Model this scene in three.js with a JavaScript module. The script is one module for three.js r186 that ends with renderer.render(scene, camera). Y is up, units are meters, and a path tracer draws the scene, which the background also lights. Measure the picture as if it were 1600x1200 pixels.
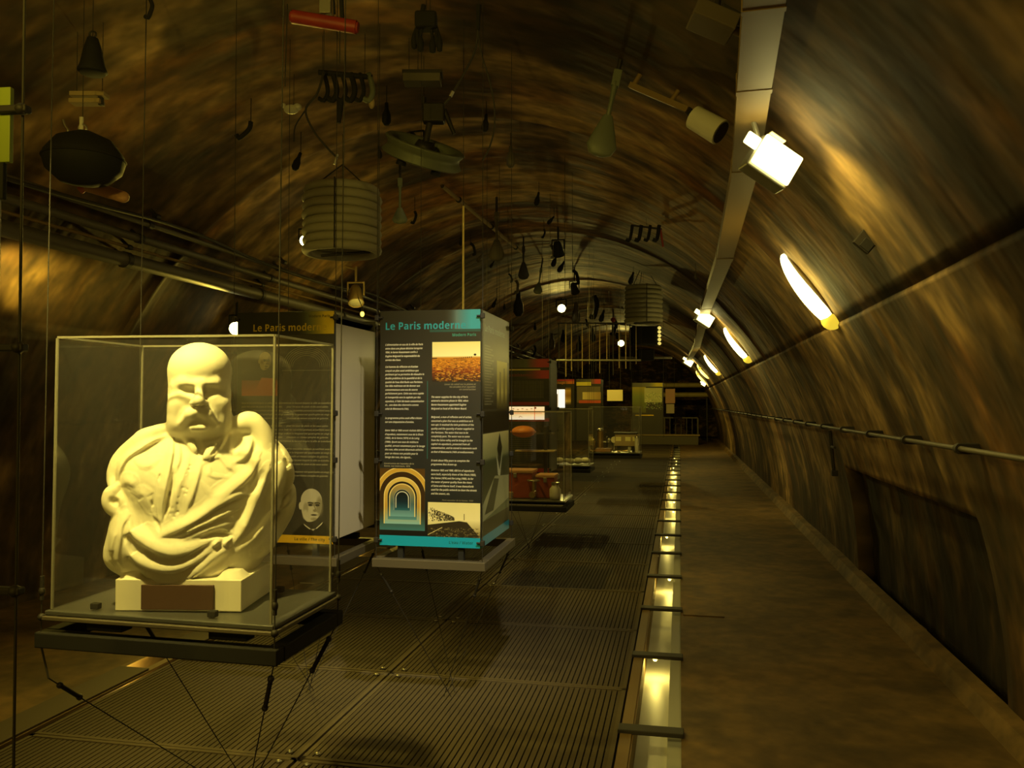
import * as THREE from 'three';
import { RoundedBoxGeometry } from 'three/addons/geometries/RoundedBoxGeometry.js';
import { RectAreaLightUniformsLib } from 'three/addons/lights/RectAreaLightUniformsLib.js';
import { mergeGeometries } from 'three/addons/utils/BufferGeometryUtils.js';

// ---------- camera, exposure, lamp colours ----------
const W = 1600, H = 1200, F = 1275, EYE = 1.6;
const PITCH = Math.atan(30 / F), YAW = Math.atan((262 / F) * Math.cos(PITCH));
const scene = new THREE.Scene();
scene.background = new THREE.Color(0, 0, 0);
const camera = new THREE.PerspectiveCamera(2 * Math.atan(H / 2 / F) * 180 / Math.PI, W / H, 0.05, 120);
camera.position.set(0, EYE, 0);
camera.rotation.order = 'YXZ';
camera.rotation.y = YAW; camera.rotation.x = PITCH;
camera.updateMatrixWorld(true);
const renderer = new THREE.WebGLRenderer({ antialias: true });
renderer.toneMapping = THREE.LinearToneMapping;
renderer.toneMappingExposure = 1.0;
renderer.shadowMap.enabled = true;
RectAreaLightUniformsLib.init();
const WARM = new THREE.Color(1, 0.73, 0.09), PALE = new THREE.Color(1, 0.785, 0.17), WHITE = new THREE.Color(1, 0.87, 0.32);
const POWER = { key: 21, spot: 13, fill: 5, flood: 2.8, sconce: 0.65, trough: 0.17, graze: 22, aux: 11, up: 9 };
function pointLamp(p, color, cd, size = 1) {
  const l = new THREE.PointLight(color, cd, 0, 2); l.position.set(...p); l.castShadow = true; l.shadow.radius = size; scene.add(l); return l;
}
function spotLamp(p, target, color, cd, angle, penumbra = 0.6, size = 1) {
  const l = new THREE.SpotLight(color, cd, 0, angle, penumbra, 2); l.position.set(...p); l.target.position.set(...target);
  l.castShadow = true; l.shadow.radius = size; scene.add(l); scene.add(l.target); return l;
}

// ---------- small maths ----------
let seed = 12345;
const rnd = () => { seed = (seed * 1664525 + 1013904223) >>> 0; return seed / 4294967296; };
const rr = (a, b) => a + (b - a) * rnd();
const V = (x, y, z) => new THREE.Vector3(x, y, z);
const clamp = (x, a, b) => x < a ? a : x > b ? b : x;
const sst = (a, b, x) => { const t = clamp((x - a) / (b - a), 0, 1); return t * t * (3 - 2 * t); };
const FWD = V(0, 0, -1).applyQuaternion(camera.quaternion), RIGHT = V(1, 0, 0).applyQuaternion(camera.quaternion), UP = V(0, 1, 0).applyQuaternion(camera.quaternion);
// a photograph pixel at a distance along the view axis, as a point of the tunnel
function at(px, py, d) {
  return V(0, EYE, 0).addScaledVector(FWD, d).addScaledVector(RIGHT, (px - 800) / F * d).addScaledVector(UP, (600 - py) / F * d);
}
const hash = (i, j, s) => { let h = (Math.imul(i, 374761393) + Math.imul(j, 668265263) + Math.imul(s, 2147483647 ^ 974711)) | 0; h = Math.imul(h ^ (h >>> 13), 1274126177); return ((h ^ (h >>> 16)) >>> 0) / 4294967296; };
function vnoise(x, y, px, py, s) {           // value noise with periods px, py
  const xi = Math.floor(x), yi = Math.floor(y); let fx = x - xi, fy = y - yi;
  fx = fx * fx * (3 - 2 * fx); fy = fy * fy * (3 - 2 * fy);
  const x0 = ((xi % px) + px) % px, x1 = (x0 + 1) % px, y0 = ((yi % py) + py) % py, y1 = (y0 + 1) % py;
  const a = hash(x0, y0, s), b = hash(x1, y0, s), c = hash(x0, y1, s), d = hash(x1, y1, s);
  return a + (b - a) * fx + (c - a) * fy + (a - b - c + d) * fx * fy;
}
function fbm(u, v, fu, fv, oct, s) {          // u, v in 0..1, periodic
  let t = 0, a = 0.5, n = 0;
  for (let o = 0; o < oct; o++) { t += a * vnoise(u * fu, v * fv, fu, fv, s + o); n += a; a *= 0.5; fu *= 2; fv *= 2; }
  return t / n;
}

// ---------- the vault profile: half an ellipse ----------
const CX = -1.8, A = 3.4, B = 3.85;
const ARC = [];                               // arc length table over the angle 0..pi
{ let L = 0, lx = CX + A, ly = 0; for (let i = 0; i <= 400; i++) { const t = Math.PI * i / 400, x = CX + A * Math.cos(t), y = B * Math.sin(t); L += Math.hypot(x - lx, y - ly); ARC.push(L); lx = x; ly = y; } }
const arcAt = (t) => { const f = clamp(t / Math.PI, 0, 1) * 400, i = Math.min(399, Math.floor(f)); return ARC[i] + (ARC[i + 1] - ARC[i]) * (f - i); };
const vaultY = (x) => B * Math.sqrt(Math.max(0, 1 - ((x - CX) / A) ** 2));
function onVault(px, py) {                    // where the view ray through a pixel meets the vault: [point, depth]
  let lo = 0.3, hi = 60; const out = (d) => { const p = at(px, py, d); return ((p.x - CX) / A) ** 2 + (p.y / B) ** 2 > 1; };
  for (let i = 0; i < 50; i++) { const m = (lo + hi) / 2; if (out(m)) hi = m; else lo = m; }
  return [at(px, py, lo), lo];
}
const vaultNormal = (p) => V(-(p.x - CX) / (A * A), -p.y / (B * B), 0).normalize();  // points inward

// ---------- materials ----------
function dataTex(n, m, fn, srgb = true) {
  const d = new Uint8Array(n * m * 4); const o = [0, 0, 0];
  for (let j = 0; j < m; j++) for (let i = 0; i < n; i++) { fn(i / n, j / m, o); const k = (j * n + i) * 4; d[k] = clamp(o[0], 0, 1) * 255; d[k + 1] = clamp(o[1], 0, 1) * 255; d[k + 2] = clamp(o[2], 0, 1) * 255; d[k + 3] = 255; }
  const t = new THREE.DataTexture(d, n, m, THREE.RGBAFormat); t.wrapS = t.wrapT = THREE.RepeatWrapping; t.magFilter = THREE.LinearFilter; t.minFilter = THREE.LinearMipmapLinearFilter; t.generateMipmaps = true;
  if (srgb) t.colorSpace = THREE.SRGBColorSpace; t.needsUpdate = true; return t;
}
const mix = (a, b, t) => a + (b - a) * t;
// stained lime plaster: smears run along the arch (u), patches of soot, rust and pale salts
const vaultMap = dataTex(1280, 1280, (u, v, o) => {
  const w = fbm(u, v, 5, 5, 3, 91) - 0.5;
  const big = fbm(u + w * 0.10, v + w * 0.08, 6, 7, 4, 11), smear = fbm(u + w * 0.05, v + w * 0.03, 14, 48, 4, 23), fine = fbm(u, v, 90, 160, 3, 37), rust = fbm(u, v + w * 0.1, 7, 22, 4, 51), salt = fbm(u, v, 5, 26, 4, 71);
  const soot = sst(0.40, 0.62, big * 0.62 + smear * 0.38);
  const s2 = sst(0.54, 0.66, fbm(u + w * 0.08, v, 14, 26, 4, 131));
  let r = 0.68, g = 0.56, b = 0.37;
  const ru = sst(0.5, 0.72, rust); r = mix(r, 0.56, ru); g = mix(g, 0.39, ru); b = mix(b, 0.20, ru);
  const sa = sst(0.6, 0.8, salt) * 0.7; r = mix(r, 0.74, sa); g = mix(g, 0.61, sa); b = mix(b, 0.39, sa);
  const k = soot * 0.82; r = mix(r, 0.20, k); g = mix(g, 0.14, k); b = mix(b, 0.08, k);
  const k2 = s2 * 0.5; r = mix(r, 0.15, k2); g = mix(g, 0.11, k2); b = mix(b, 0.07, k2);
  const f = 0.62 + 0.76 * fine; o[0] = r * f; o[1] = g * f; o[2] = b * f;
});
const vaultBump = dataTex(1024, 1024, (u, v, o) => { const n = 0.5 * fbm(u, v, 30, 60, 4, 5) + 0.5 * fbm(u, v, 12, 90, 4, 8); o[0] = o[1] = o[2] = n; }, false);
const slabMap = dataTex(1024, 1024, (u, v, o) => {
  const a = fbm(u, v, 5, 5, 5, 201), s = fbm(u, v, 40, 40, 4, 203), d = 0.45 * sst(0.5, 0.75, fbm(u, v, 7, 9, 4, 207));
  const f = (0.55 + 0.5 * a + 0.35 * (s - 0.5)) * (1 - 0.4 * d); o[0] = 0.62 * f; o[1] = 0.49 * f; o[2] = 0.28 * f;
});
const slabBump = dataTex(512, 512, (u, v, o) => { o[0] = o[1] = o[2] = fbm(u, v, 24, 24, 5, 301); }, false);
const std = (color, roughness = 0.8, metalness = 0, extra = {}) => new THREE.MeshStandardMaterial({ color: new THREE.Color(...color), roughness, metalness, side: THREE.DoubleSide, ...extra });
const M = {
  vault: std([1, 1, 1], 0.82, 0, { map: vaultMap, bumpMap: vaultBump, bumpScale: 0.02 }),
  vaultStained: std([1, 1, 1], 0.85, 0, { map: vaultMap, bumpMap: vaultBump, bumpScale: 0.02, vertexColors: true }),
  slab: std([0.85, 0.85, 0.85], 0.7, 0, { map: slabMap, bumpMap: slabBump, bumpScale: 0.004 }),
  pit: std([0.045, 0.04, 0.03], 0.9), grate: std([0.085, 0.063, 0.036], 0.85), grateFrame: std([0.11, 0.083, 0.047], 0.8),
  steel: std([0.45, 0.43, 0.38], 0.35, 0.9), black: std([0.010, 0.010, 0.010], 0.8), blackMatte: std([0.009, 0.008, 0.007], 0.85), iron: std([0.035, 0.03, 0.025], 0.6, 0.3),
  cable: std([0.035, 0.03, 0.022], 0.7, 0.1), darkCable: std([0.03, 0.025, 0.02], 0.7), plaster: std([0.86, 0.82, 0.68], 0.62), plaque: std([0.10, 0.05, 0.03], 0.5),
  plate: std([0.10, 0.10, 0.095], 0.35, 0.3), tray: std([0.12, 0.10, 0.07], 0.5, 0.2), channel: std([0.62, 0.6, 0.54], 0.45, 0.1), kerb: std([0.42, 0.42, 0.38], 0.6),
  paleBoard: std([0.75, 0.66, 0.5], 0.22), dark: std([0.03, 0.028, 0.024], 0.5), red: std([0.30, 0.028, 0.015], 0.5), rope: std([0.36, 0.34, 0.26], 0.85), wood: std([0.42, 0.22, 0.09], 0.7), pinkWood: std([0.52, 0.28, 0.14], 0.7),
  verdigris: std([0.16, 0.18, 0.14], 0.55, 0.25), tan: std([0.4, 0.3, 0.15], 0.7), duct: std([0.21, 0.132, 0.042], 0.6), cover: std([0.10, 0.075, 0.045], 0.7), galv: std([0.34, 0.33, 0.28], 0.4, 0.5), whitePaint: std([0.7, 0.68, 0.6], 0.5), pipeGrey: std([0.12, 0.105, 0.08], 0.55, 0.2),
  glass: new THREE.MeshPhysicalMaterial({ color: 0xffffff, roughness: 0.02, transmission: 0.985, thickness: 0, ior: 1.7, side: THREE.DoubleSide }),
  glassLid: new THREE.MeshPhysicalMaterial({ color: 0xffffff, roughness: 0.02, transmission: 1, thickness: 0, ior: 1.3, specularIntensity: 0.06, side: THREE.DoubleSide }),
  edge: new THREE.MeshPhysicalMaterial({ color: new THREE.Color(0.5, 0.48, 0.4), roughness: 0.4, transmission: 0.6, thickness: 0, side: THREE.DoubleSide }),
};
const glow = (c, k, base = [0.8, 0.8, 0.7]) => new THREE.MeshStandardMaterial({ color: new THREE.Color(...base), roughness: 0.5, emissive: c.clone(), emissiveIntensity: k, side: THREE.DoubleSide });

// ---------- names, things and parts ----------
const taken = new Map();
function numbered(n) { const k = taken.get(n) || 0; taken.set(n, k + 1); return k ? n + '_' + String(k).padStart(3, '0') : n; }
function tag(o, label, category, group, kind) { o.userData = { label, category }; if (group) o.userData.group = group; if (kind) o.userData.kind = kind; return o; }
function thing(name, label, category, pos = [0, 0, 0], turn = 0, group) { const o = new THREE.Group(); o.name = numbered(name); o.position.set(...pos); o.rotation.y = turn; scene.add(o); return tag(o, label, category, group); }
function mg(list) {
  if (!Array.isArray(list)) list = [list];
  const l = list.flat(9).map((g) => { const q = g.index ? g.toNonIndexed() : g.clone(); for (const k of Object.keys(q.attributes)) if (!['position', 'normal', 'uv'].includes(k)) q.deleteAttribute(k); return q; });
  return l.length === 1 ? l[0] : mergeGeometries(l, false);
}
function part(name, geos, mat, parent) { const m = new THREE.Mesh(geos.isBufferGeometry ? geos : mg(geos), mat); m.name = parent === scene ? numbered(name) : name; m.castShadow = m.receiveShadow = true; parent.add(m); return m; }
const single = (name, label, category, geos, mat, group) => tag(part(name, geos, mat, scene), label, category, group);
function struct(name, geos, mat, parent = scene) { const m = part(name, geos, mat, parent); if (parent === scene) m.userData.kind = 'structure'; return m; }
function place(name, label, category, geos, mat, pos, group) { const m = single(name, label, category, geos, mat, group); m.position.set(...pos); return m; }

// ---------- shapes ----------
const box = (w, h, d, x = 0, y = 0, z = 0) => new THREE.BoxGeometry(w, h, d).translate(x, y, z);
const rbox = (w, h, d, x = 0, y = 0, z = 0, r = 0.004) => new RoundedBoxGeometry(w, h, d, 2, Math.min(r, w / 2.1, h / 2.1, d / 2.1)).translate(x, y, z);
function rod(p, q, r0, r1 = r0, seg = 8) {
  const d = q.clone().sub(p), L = d.length(); const g = new THREE.CylinderGeometry(r1, r0, L, seg, 1);
  g.applyQuaternion(new THREE.Quaternion().setFromUnitVectors(V(0, 1, 0), d.normalize())); return g.translate((p.x + q.x) / 2, (p.y + q.y) / 2, (p.z + q.z) / 2);
}
const curve = (pts) => new THREE.CatmullRomCurve3(pts, false, 'catmullrom', 0.5);
const tube = (pts, r, n = 24, seg = 6) => new THREE.TubeGeometry(curve(pts), n, r, seg, false);
const lathe = (pts, seg = 28) => new THREE.LatheGeometry(pts.map((p) => new THREE.Vector2(p[0], p[1])), seg);
const ball = (r, x = 0, y = 0, z = 0, sx = 1, sy = 1, sz = 1, n = 14) => new THREE.SphereGeometry(r, n * 1.4 | 0, n).scale(sx, sy, sz).translate(x, y, z);
const torus = (R, r, n = 28, k = 8) => new THREE.TorusGeometry(R, r, k, n);
function beam(p, q, w, h) { const d = q.clone().sub(p), L = d.length(); const g = new THREE.BoxGeometry(w, h, L); const m = new THREE.Matrix4().lookAt(q, p, V(0, 1, 0)); g.applyMatrix4(m); return g.translate((p.x + q.x) / 2, (p.y + q.y) / 2, (p.z + q.z) / 2); }

// =====================================================================
// THE SETTING
// =====================================================================
const ZN = 9, ZF = -36, LEDGE = Math.asin(2.13 / B);
const NICHE = { z0: -7.85, z1: -4.5, y: 1.02 };
// a piece of the lining: a grid over angles and lengths, displaced, closed by an outer skin 0.35 m behind
function lining(ts, zs, shift, tone) {
  const pos = [], uv = [], idx = [], col = [], nt = ts.length, nz = zs.length;
  const put = (t, z, s, k) => {
    const c = Math.cos(t), y0 = Math.sin(t); const n = V(c / A, y0 / B, 0).normalize();
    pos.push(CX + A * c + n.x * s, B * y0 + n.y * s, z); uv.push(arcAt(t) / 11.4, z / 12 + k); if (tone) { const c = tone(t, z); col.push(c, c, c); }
  };
  for (let j = 0; j < nz; j++) for (let i = 0; i < nt; i++) put(ts[i], zs[j], shift(ts[i], zs[j]), 0);
  for (let j = 0; j < nz; j++) for (let i = 0; i < nt; i++) put(ts[i], zs[j], 0.9, 0);
  const O = nt * nz, q = (a, b, c, d) => idx.push(a, b, c, a, c, d);
  for (let j = 0; j < nz - 1; j++) for (let i = 0; i < nt - 1; i++) { const a = j * nt + i; q(a, a + 1, a + nt + 1, a + nt); q(O + a, O + a + nt, O + a + nt + 1, O + a + 1); }
  for (let j = 0; j < nz - 1; j++) for (const i of [0, nt - 1]) { const a = j * nt + i; q(a, a + nt, O + a + nt, O + a); }
  for (let i = 0; i < nt - 1; i++) for (const j of [0, nz - 1]) { const a = j * nt + i; q(a, O + a, O + a + 1, a + 1); }
  const g = new THREE.BufferGeometry(); g.setAttribute('position', new THREE.Float32BufferAttribute(pos, 3)); g.setAttribute('uv', new THREE.Float32BufferAttribute(uv, 2)); if (tone) g.setAttribute('color', new THREE.Float32BufferAttribute(col, 3)); g.setIndex(idx); g.computeVertexNormals(); return g;
}
const range = (a, b, n) => Array.from({ length: n + 1 }, (_, i) => a + (b - a) * i / n);
const lump = (t, z) => 0.030 * (fbm(t / 3.2, (z + 40) / 60, 9, 50, 3, 401) - 0.5) + 0.012 * (fbm(t / 3.2, (z + 40) / 60, 40, 200, 2, 409) - 0.5);
const joints = [2.2, -1.9, -6.1, -10.4, -14.7, -19, -23.3, -27.6, -31.9];        // pour joints: small raised fillets across the arch
const rib = (z) => { let s = 0; for (const j of joints) s -= 0.022 * Math.exp(-(((z - j) / 0.05) ** 2)); return s; };
const zs = []; for (let z = ZN; z > ZF; z -= z > -12 ? 0.09 : 0.25) zs.push(z); zs.push(ZF);
for (const j of joints) zs.push(j - 0.06, j - 0.03, j, j + 0.03, j + 0.06); zs.sort((a, b) => b - a);
struct('ceiling', lining(range(LEDGE, Math.PI - LEDGE, 90), zs, (t, z) => lump(t, z) + rib(z)), M.vault);
const tn = Math.asin(NICHE.y / B), wz = zs.filter((z) => Math.abs(z - NICHE.z0) > 0.02 && Math.abs(z - NICHE.z1) > 0.02).concat([NICHE.z0 - 0.012, NICHE.z0 + 0.012, NICHE.z1 - 0.012, NICHE.z1 + 0.012]).sort((a, b) => b - a);
const wt = range(0, tn - 0.012, 12).concat([tn - 0.006, tn + 0.002], range(tn + 0.012, LEDGE - 0.016, 14), [LEDGE - 0.007, LEDGE - 0.003, LEDGE + 0.006]);
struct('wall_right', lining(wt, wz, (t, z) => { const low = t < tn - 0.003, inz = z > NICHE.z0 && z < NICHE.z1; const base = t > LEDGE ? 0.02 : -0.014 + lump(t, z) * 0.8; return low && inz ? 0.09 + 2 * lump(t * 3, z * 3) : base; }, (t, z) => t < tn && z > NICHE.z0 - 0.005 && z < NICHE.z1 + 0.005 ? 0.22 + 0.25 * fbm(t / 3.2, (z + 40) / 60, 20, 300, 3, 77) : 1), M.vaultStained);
struct('wall_left', lining(range(Math.PI - LEDGE, Math.PI, 34), zs.filter((_, i) => i % 2 === 0 || i === zs.length - 1), (t, z) => -0.03 + lump(t, z)), M.vault);
// low sloping footing along the right wall and dark stain slab of the recess floor
{
  const s = new THREE.Shape(); s.moveTo(0, 0); s.lineTo(0.12, 0); s.lineTo(0.12, 0.10); s.lineTo(0.045, 0.085); s.closePath();
  const g = new THREE.ExtrudeGeometry(s, { depth: ZN - ZF, bevelEnabled: false }); g.translate(1.47, 0, ZF); { const q = g.attributes.position, u = g.attributes.uv; for (let i = 0; i < q.count; i++) u.setXY(i, q.getX(i) / 3 + q.getY(i) / 3, q.getZ(i) / 3); } struct('baseboard_right', g, M.slab);
}
function slab(w, h, d, x, y, z) { const g = box(w, h, d, x, y, z), p = g.attributes.position, n = g.attributes.normal, u = g.attributes.uv; for (let i = 0; i < p.count; i++) u.setXY(i, p.getX(i) / 3 + (Math.abs(n.getX(i)) > 0.5 ? p.getY(i) / 3 : 0), p.getZ(i) / 3 + p.getY(i) / 3); return g; }
const LEN = ZN - ZF, ZM = (ZN + ZF) / 2, XS0 = -0.29, XL = -3.1, XL1 = -3.32;
struct('floor', [slab(2.3, 0.5, LEN, 1.15, -0.25, ZM), slab(2.6, 0.5, LEN, XL1 - 1.3, -0.25, ZM)], M.slab);
// a shallow inspection cover and wear plates in the right walkway
{ const f = box(0.30, 0.004, 0.55, 0.17, 0.002, -6.55); const m = part('cover_slab', slab(0.30, 0.012, 0.55, 0.17, 0.001, -6.6), M.slab, scene.getObjectByName('floor')); m.position.y = 0.0; f.dispose(); }
struct('floor_pit', [box(3.4, 0.3, LEN, -1.7, -1.15, ZM), box(0.2, 1.0, LEN, XL1 - 0.1 + 0.02, -0.85, ZM)], M.pit);
struct('wall_back', slab(9, 5, 0.3, CX, 1.7, ZN + 0.16), M.vault);

// the far end: a dark wall with a doorway, lintel pipes and a railing
{
  struct('wall_far', [slab(5.4, 5, 0.3, -3.1 + 0.0, 1.9, ZF + 0.15), slab(2.6, 2.2, 0.3, 0.9, 3.3, ZF + 0.15), slab(0.5, 5, 0.3, 1.9, 1.9, ZF + 0.15), slab(4, 3, 0.3, 0.5, 1.4, ZF - 1.2)], std([0.30, 0.28, 0.25], 0.9, 0, { map: vaultMap }));
  const r = thing('railing', 'low dark metal railing across the far end of the tunnel', 'railing', [0, 0, -33.2]);
  part('top_rail', box(2.6, 0.05, 0.05, -0.6, 1.02, 0), M.pipeGrey, r); part('bottom_rail', box(2.6, 0.04, 0.04, -0.6, 0.18, 0), M.pipeGrey, r);
  for (let i = 0; i <= 12; i++) part(i % 6 ? 'baluster' : 'post', box(i % 6 ? 0.025 : 0.06, i % 6 ? 0.84 : 1.0, 0.03, -1.9 + i * 2.6 / 12, i % 6 ? 0.6 : 0.5, 0), M.pipeGrey, r);
  const p = thing('pipe_pair', 'two yellowish horizontal pipes above the railing at the far end', 'pipe', [0, 0, -34.6]);
  for (const y of [1.95, 2.35]) part('pipe', rod(V(-1.2, y, 0), V(1.2, y, 0), 0.10, 0.10, 14), std([0.5, 0.4, 0.14], 0.5), p);
  for (const x of [-1.1, 1.1]) part('bracket', box(0.06, 2.5, 0.06, x, 1.25, -0.1), M.iron, p);
  const b = thing('plinth', 'low dark stepped plinth standing below the far railing', 'plinth', [-0.5, 0, -32.2]);
  part('body', rbox(2.4, 0.35, 0.6, 0, 0.175, 0, 0.02), M.pipeGrey, b); part('top', rbox(2.5, 0.05, 0.7, 0, 0.375, 0, 0.01), M.tan, b);
  const s = thing('notice_board', 'small pinkish notice board hung above the far railing', 'sign', [-0.35, 1.55, -31.5]);
  part('board', rbox(0.36, 0.55, 0.03, 0, 0.32, 0), std([0.55, 0.3, 0.2], 0.6), s); part('lower_board', rbox(0.3, 0.35, 0.03, 0.0, -0.16, 0), std([0.5, 0.42, 0.3], 0.6), s);
  for (const x of [-0.15, 0.15]) part('wire', rod(V(x, 0.55, 0), V(x, 2.0, 0), 0.006), M.cable, s);
}

// open steel floor gratings: two rows of panels, each with its frame and bearing bars
{
  const fl = new THREE.Group(); fl.name = numbered('floor_grating'); fl.userData.kind = 'structure'; scene.add(fl);
  const pw = 1.385, pd = 1.19;
  const frame = mg([box(pw, 0.035, 0.022, 0, -0.018, pd / 2 - 0.011), box(pw, 0.035, 0.022, 0, -0.018, -pd / 2 + 0.011), box(0.022, 0.035, pd, pw / 2 - 0.011, -0.018, 0), box(0.022, 0.035, pd, -pw / 2 + 0.011, -0.018, 0)]);
  const bars = []; for (let i = 1; i < 46; i++) bars.push(box(0.0235, 0.028, pd - 0.04, -pw / 2 + i * pw / 46, -0.018, 0));
  for (let i = 1; i < 12; i++) bars.push(box(pw - 0.04, 0.008, 0.010, 0, -0.022, -pd / 2 + i * pd / 12));
  const gb = mg(bars), stud = ball(0.013, 0, 0.002, 0, 1, 0.5, 1, 8);
  for (let r = -3; r < 30; r++) for (let c = 0; c < 2; c++) {
    const p = part('grating_panel', frame, M.grateFrame, fl); p.position.set(c ? -0.995 : -2.395, -0.001 - 0.003 * rnd(), -1.655 - r * 1.2 + 0.6 - 0.6); p.rotation.z = rr(-0.002, 0.002);
    const q = part('bearing_bars', gb, M.grate, p); q.userData.kind = 'stuff';
    for (const s of [-1, 1]) { const k = part('clip', stud, M.steel, p); k.position.set(c ? -pw / 2 + 0.06 : pw / 2 - 0.06, 0, s * (pd / 2 - 0.05)); }
  }
  struct('grating_beam', [box(0.03, 0.12, LEN, -1.695, -0.10, ZM), box(0.03, 0.12, LEN, XS0 - 0.02, -0.10, ZM), box(0.03, 0.12, LEN, XL + 0.015, -0.10, ZM)], M.grateFrame, fl);
}

// the light channel sunk beside the right walkway, crossed by steel straps; a lamp sits under every strap
const straps = range(0, 25, 25).map((i) => -2.85 - 1.2 * i);
{
  const t = thing('floor_light_channel', 'long sunken light channel glowing between the grating and right walkway', 'floor light', [0, 0, 0]);
  part('channel_bed', box(0.22, 0.02, LEN, -0.115, -0.15, ZM), M.channel, t);
  part('kerb_ledge', box(0.065, 0.12, LEN, -0.033, -0.085, ZM), M.kerb, t);
  part('edge_flange', [box(0.055, 0.012, LEN, -0.262, 0.0, ZM), box(0.012, 0.15, LEN, -0.232, -0.075, ZM)], M.duct, t);
  const strap = mg([rbox(0.315, 0.022, 0.085, -0.145, 0.012, 0, 0.005)]), bulb = ball(0.009, 0, 0, 0, 1.6, 1, 1, 10), holder = mg([rbox(0.05, 0.012, 0.03, 0, 0, 0, 0.003)]);
  const gm = glow(PALE, 5);
  straps.forEach((z, i) => {
    const s = part('cross_strap', strap, M.iron, t); s.position.set(0, 0, z);
    if (i > 18) return;
    if (i % 2 === 0 || i > 7) {
      const bz = z - 0.028, bx = -0.10 - 0.06 * ((i >> 1) % 2);
      const h = part('lamp_holder', holder, M.galv, t); h.position.set(bx, -0.006, bz); const b = part('lamp_bulb', bulb, gm, t); b.position.set(bx, -0.022, bz);
      if (i < 16) pointLamp([bx, -0.036, bz], PALE, POWER.trough, 1);
    }
  });
  const u = thing('floor_light_channel', 'narrow sunken light channel along left edge of the grating', 'floor light', [0, 0, 0]);
  part('channel_bed', box(0.20, 0.02, LEN, -3.21, -0.13, ZM), M.channel, u);
  part('edge_flange', [box(0.05, 0.012, LEN, -3.125, 0.002, ZM), box(0.04, 0.012, LEN, -3.31, 0.002, ZM)], M.duct, u);
  for (let i = 0; i < 19; i++) { const z = -1.95 - i * 1.8; const s = part('cover_plate', rbox(0.2, 0.012, 1.25, -3.21, 0.014, z, 0.004), M.cover, u); if (i < 6) { const b = part('lamp_bulb', bulb, gm, u); b.position.set(-3.2, -0.095, z - 0.70); pointLamp([-3.2, -0.095, z - 0.70], PALE, POWER.trough * 1.3, 1); } }
}

// pipe along the right wall with its clips, and the small conduit drop by the recess
{
  const t = thing('wall_pipe', 'thin dark pipe running along right wall on stand-off clips', 'pipe', [0, 0, 0]);
  const wx = (y) => CX + A * Math.sqrt(1 - (y / B) ** 2) - 0.085;
  const x = wx(1.39) - 0.02; part('pipe', rod(V(x, 1.39, 2), V(x, 1.39, -34), 0.013, 0.013, 8), M.pipeGrey, t);
  for (let i = 0; i < 34; i++) { const z = -3.2 - i * 0.92; part('clip', [rbox(0.10, 0.05, 0.035, x + 0.04, 1.39, z, 0.006), rod(V(x, 1.39, z - 0.02), V(x, 1.39, z + 0.02), 0.024, 0.024, 10)], M.iron, t); }
  const c = thing('conduit_drop', 'short dark conduit dropping from wall pipe above the recess', 'conduit', [x, 0, -7.55]);
  part('conduit', rod(V(0.02, 1.36, 0), V(0.05, 0.98, 0), 0.014), M.iron, c); part('elbow', rod(V(0.03, 1.22, 0), V(0.03, 1.22, 0.16), 0.012), M.iron, c); part('end_box', rbox(0.05, 0.05, 0.05, 0.055, 0.99, 0), M.iron, c);
}

// pipes and cables in brackets along the left haunch of the vault
{
  const rows = [[0, 240, 0.014, 'darkCable'], [20, 268, 0.020, 'pipeGrey'], [20, 300, 0.030, 'pipeGrey'], [20, 325, 0.012, 'duct'], [20, 346, 0.055, 'pipeGrey']];
  const labels = ['thin black cable sagging above the left wall pipes', 'upper thin grey pipe of the left wall run', 'middle grey pipe of the left wall run', 'narrow brass-toned pipe in the left wall run', 'thick lowest grey pipe of the left wall run'];
  rows.forEach(([px, py, r, m], i) => {
    const [p] = onVault(px, py), n = vaultNormal(p), off = r + 0.07; const x = p.x + n.x * off, y = p.y + n.y * off;
    const t = thing('wall_pipe', labels[i], 'pipe', [x, y, 0]);
    if (i === 0) { const pts = []; for (let k = 0; k < 60; k++) pts.push(V(0.02 * Math.sin(k * 1.3), -0.09 * Math.abs(Math.sin(k * 0.5)), 2 - k * 0.62)); part('cable', tube(pts, r, 160, 6), M[m], t); }
    else part('pipe', rod(V(0, 0, 4), V(0, 0, -35), r, r, 14), M[m], t);
    for (let k = 0; k < 18; k++) part('bracket', [rod(V(-n.x * (off - 0.0), -n.y * off, 0.6 - k * 2), V(0, 0, 0.6 - k * 2), 0.012, 0.012, 6), rod(V(0, 0, 0.575 - k * 2), V(0, 0, 0.625 - k * 2), r + 0.008, r + 0.008, 12)], M.iron, t);
  });
}
// conduit that crosses the crown obliquely in the middle distance
{
  const [p] = onVault(690, 283), [q] = onVault(818, 392), c = (a) => a.clone().addScaledVector(vaultNormal(a), 0.05), pts = [];
  for (let i = 0; i <= 10; i++) { const [s] = onVault(690 + 12.8 * i, 283 + 10.9 * i); pts.push(c(s)); }
  const t = thing('ceiling_conduit', 'pale conduit running obliquely over the vault crown', 'conduit', pts[0].toArray());
  const o = pts[0].clone(); part('conduit', tube(pts.map((a) => a.clone().sub(o)), 0.022, 40, 8), M.tan, t);
  for (const i of [2, 6, 9]) part('clip', ball(0.034, ...pts[i].clone().sub(o).toArray(), 1, 1, 1, 8), M.iron, t);
}

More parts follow.
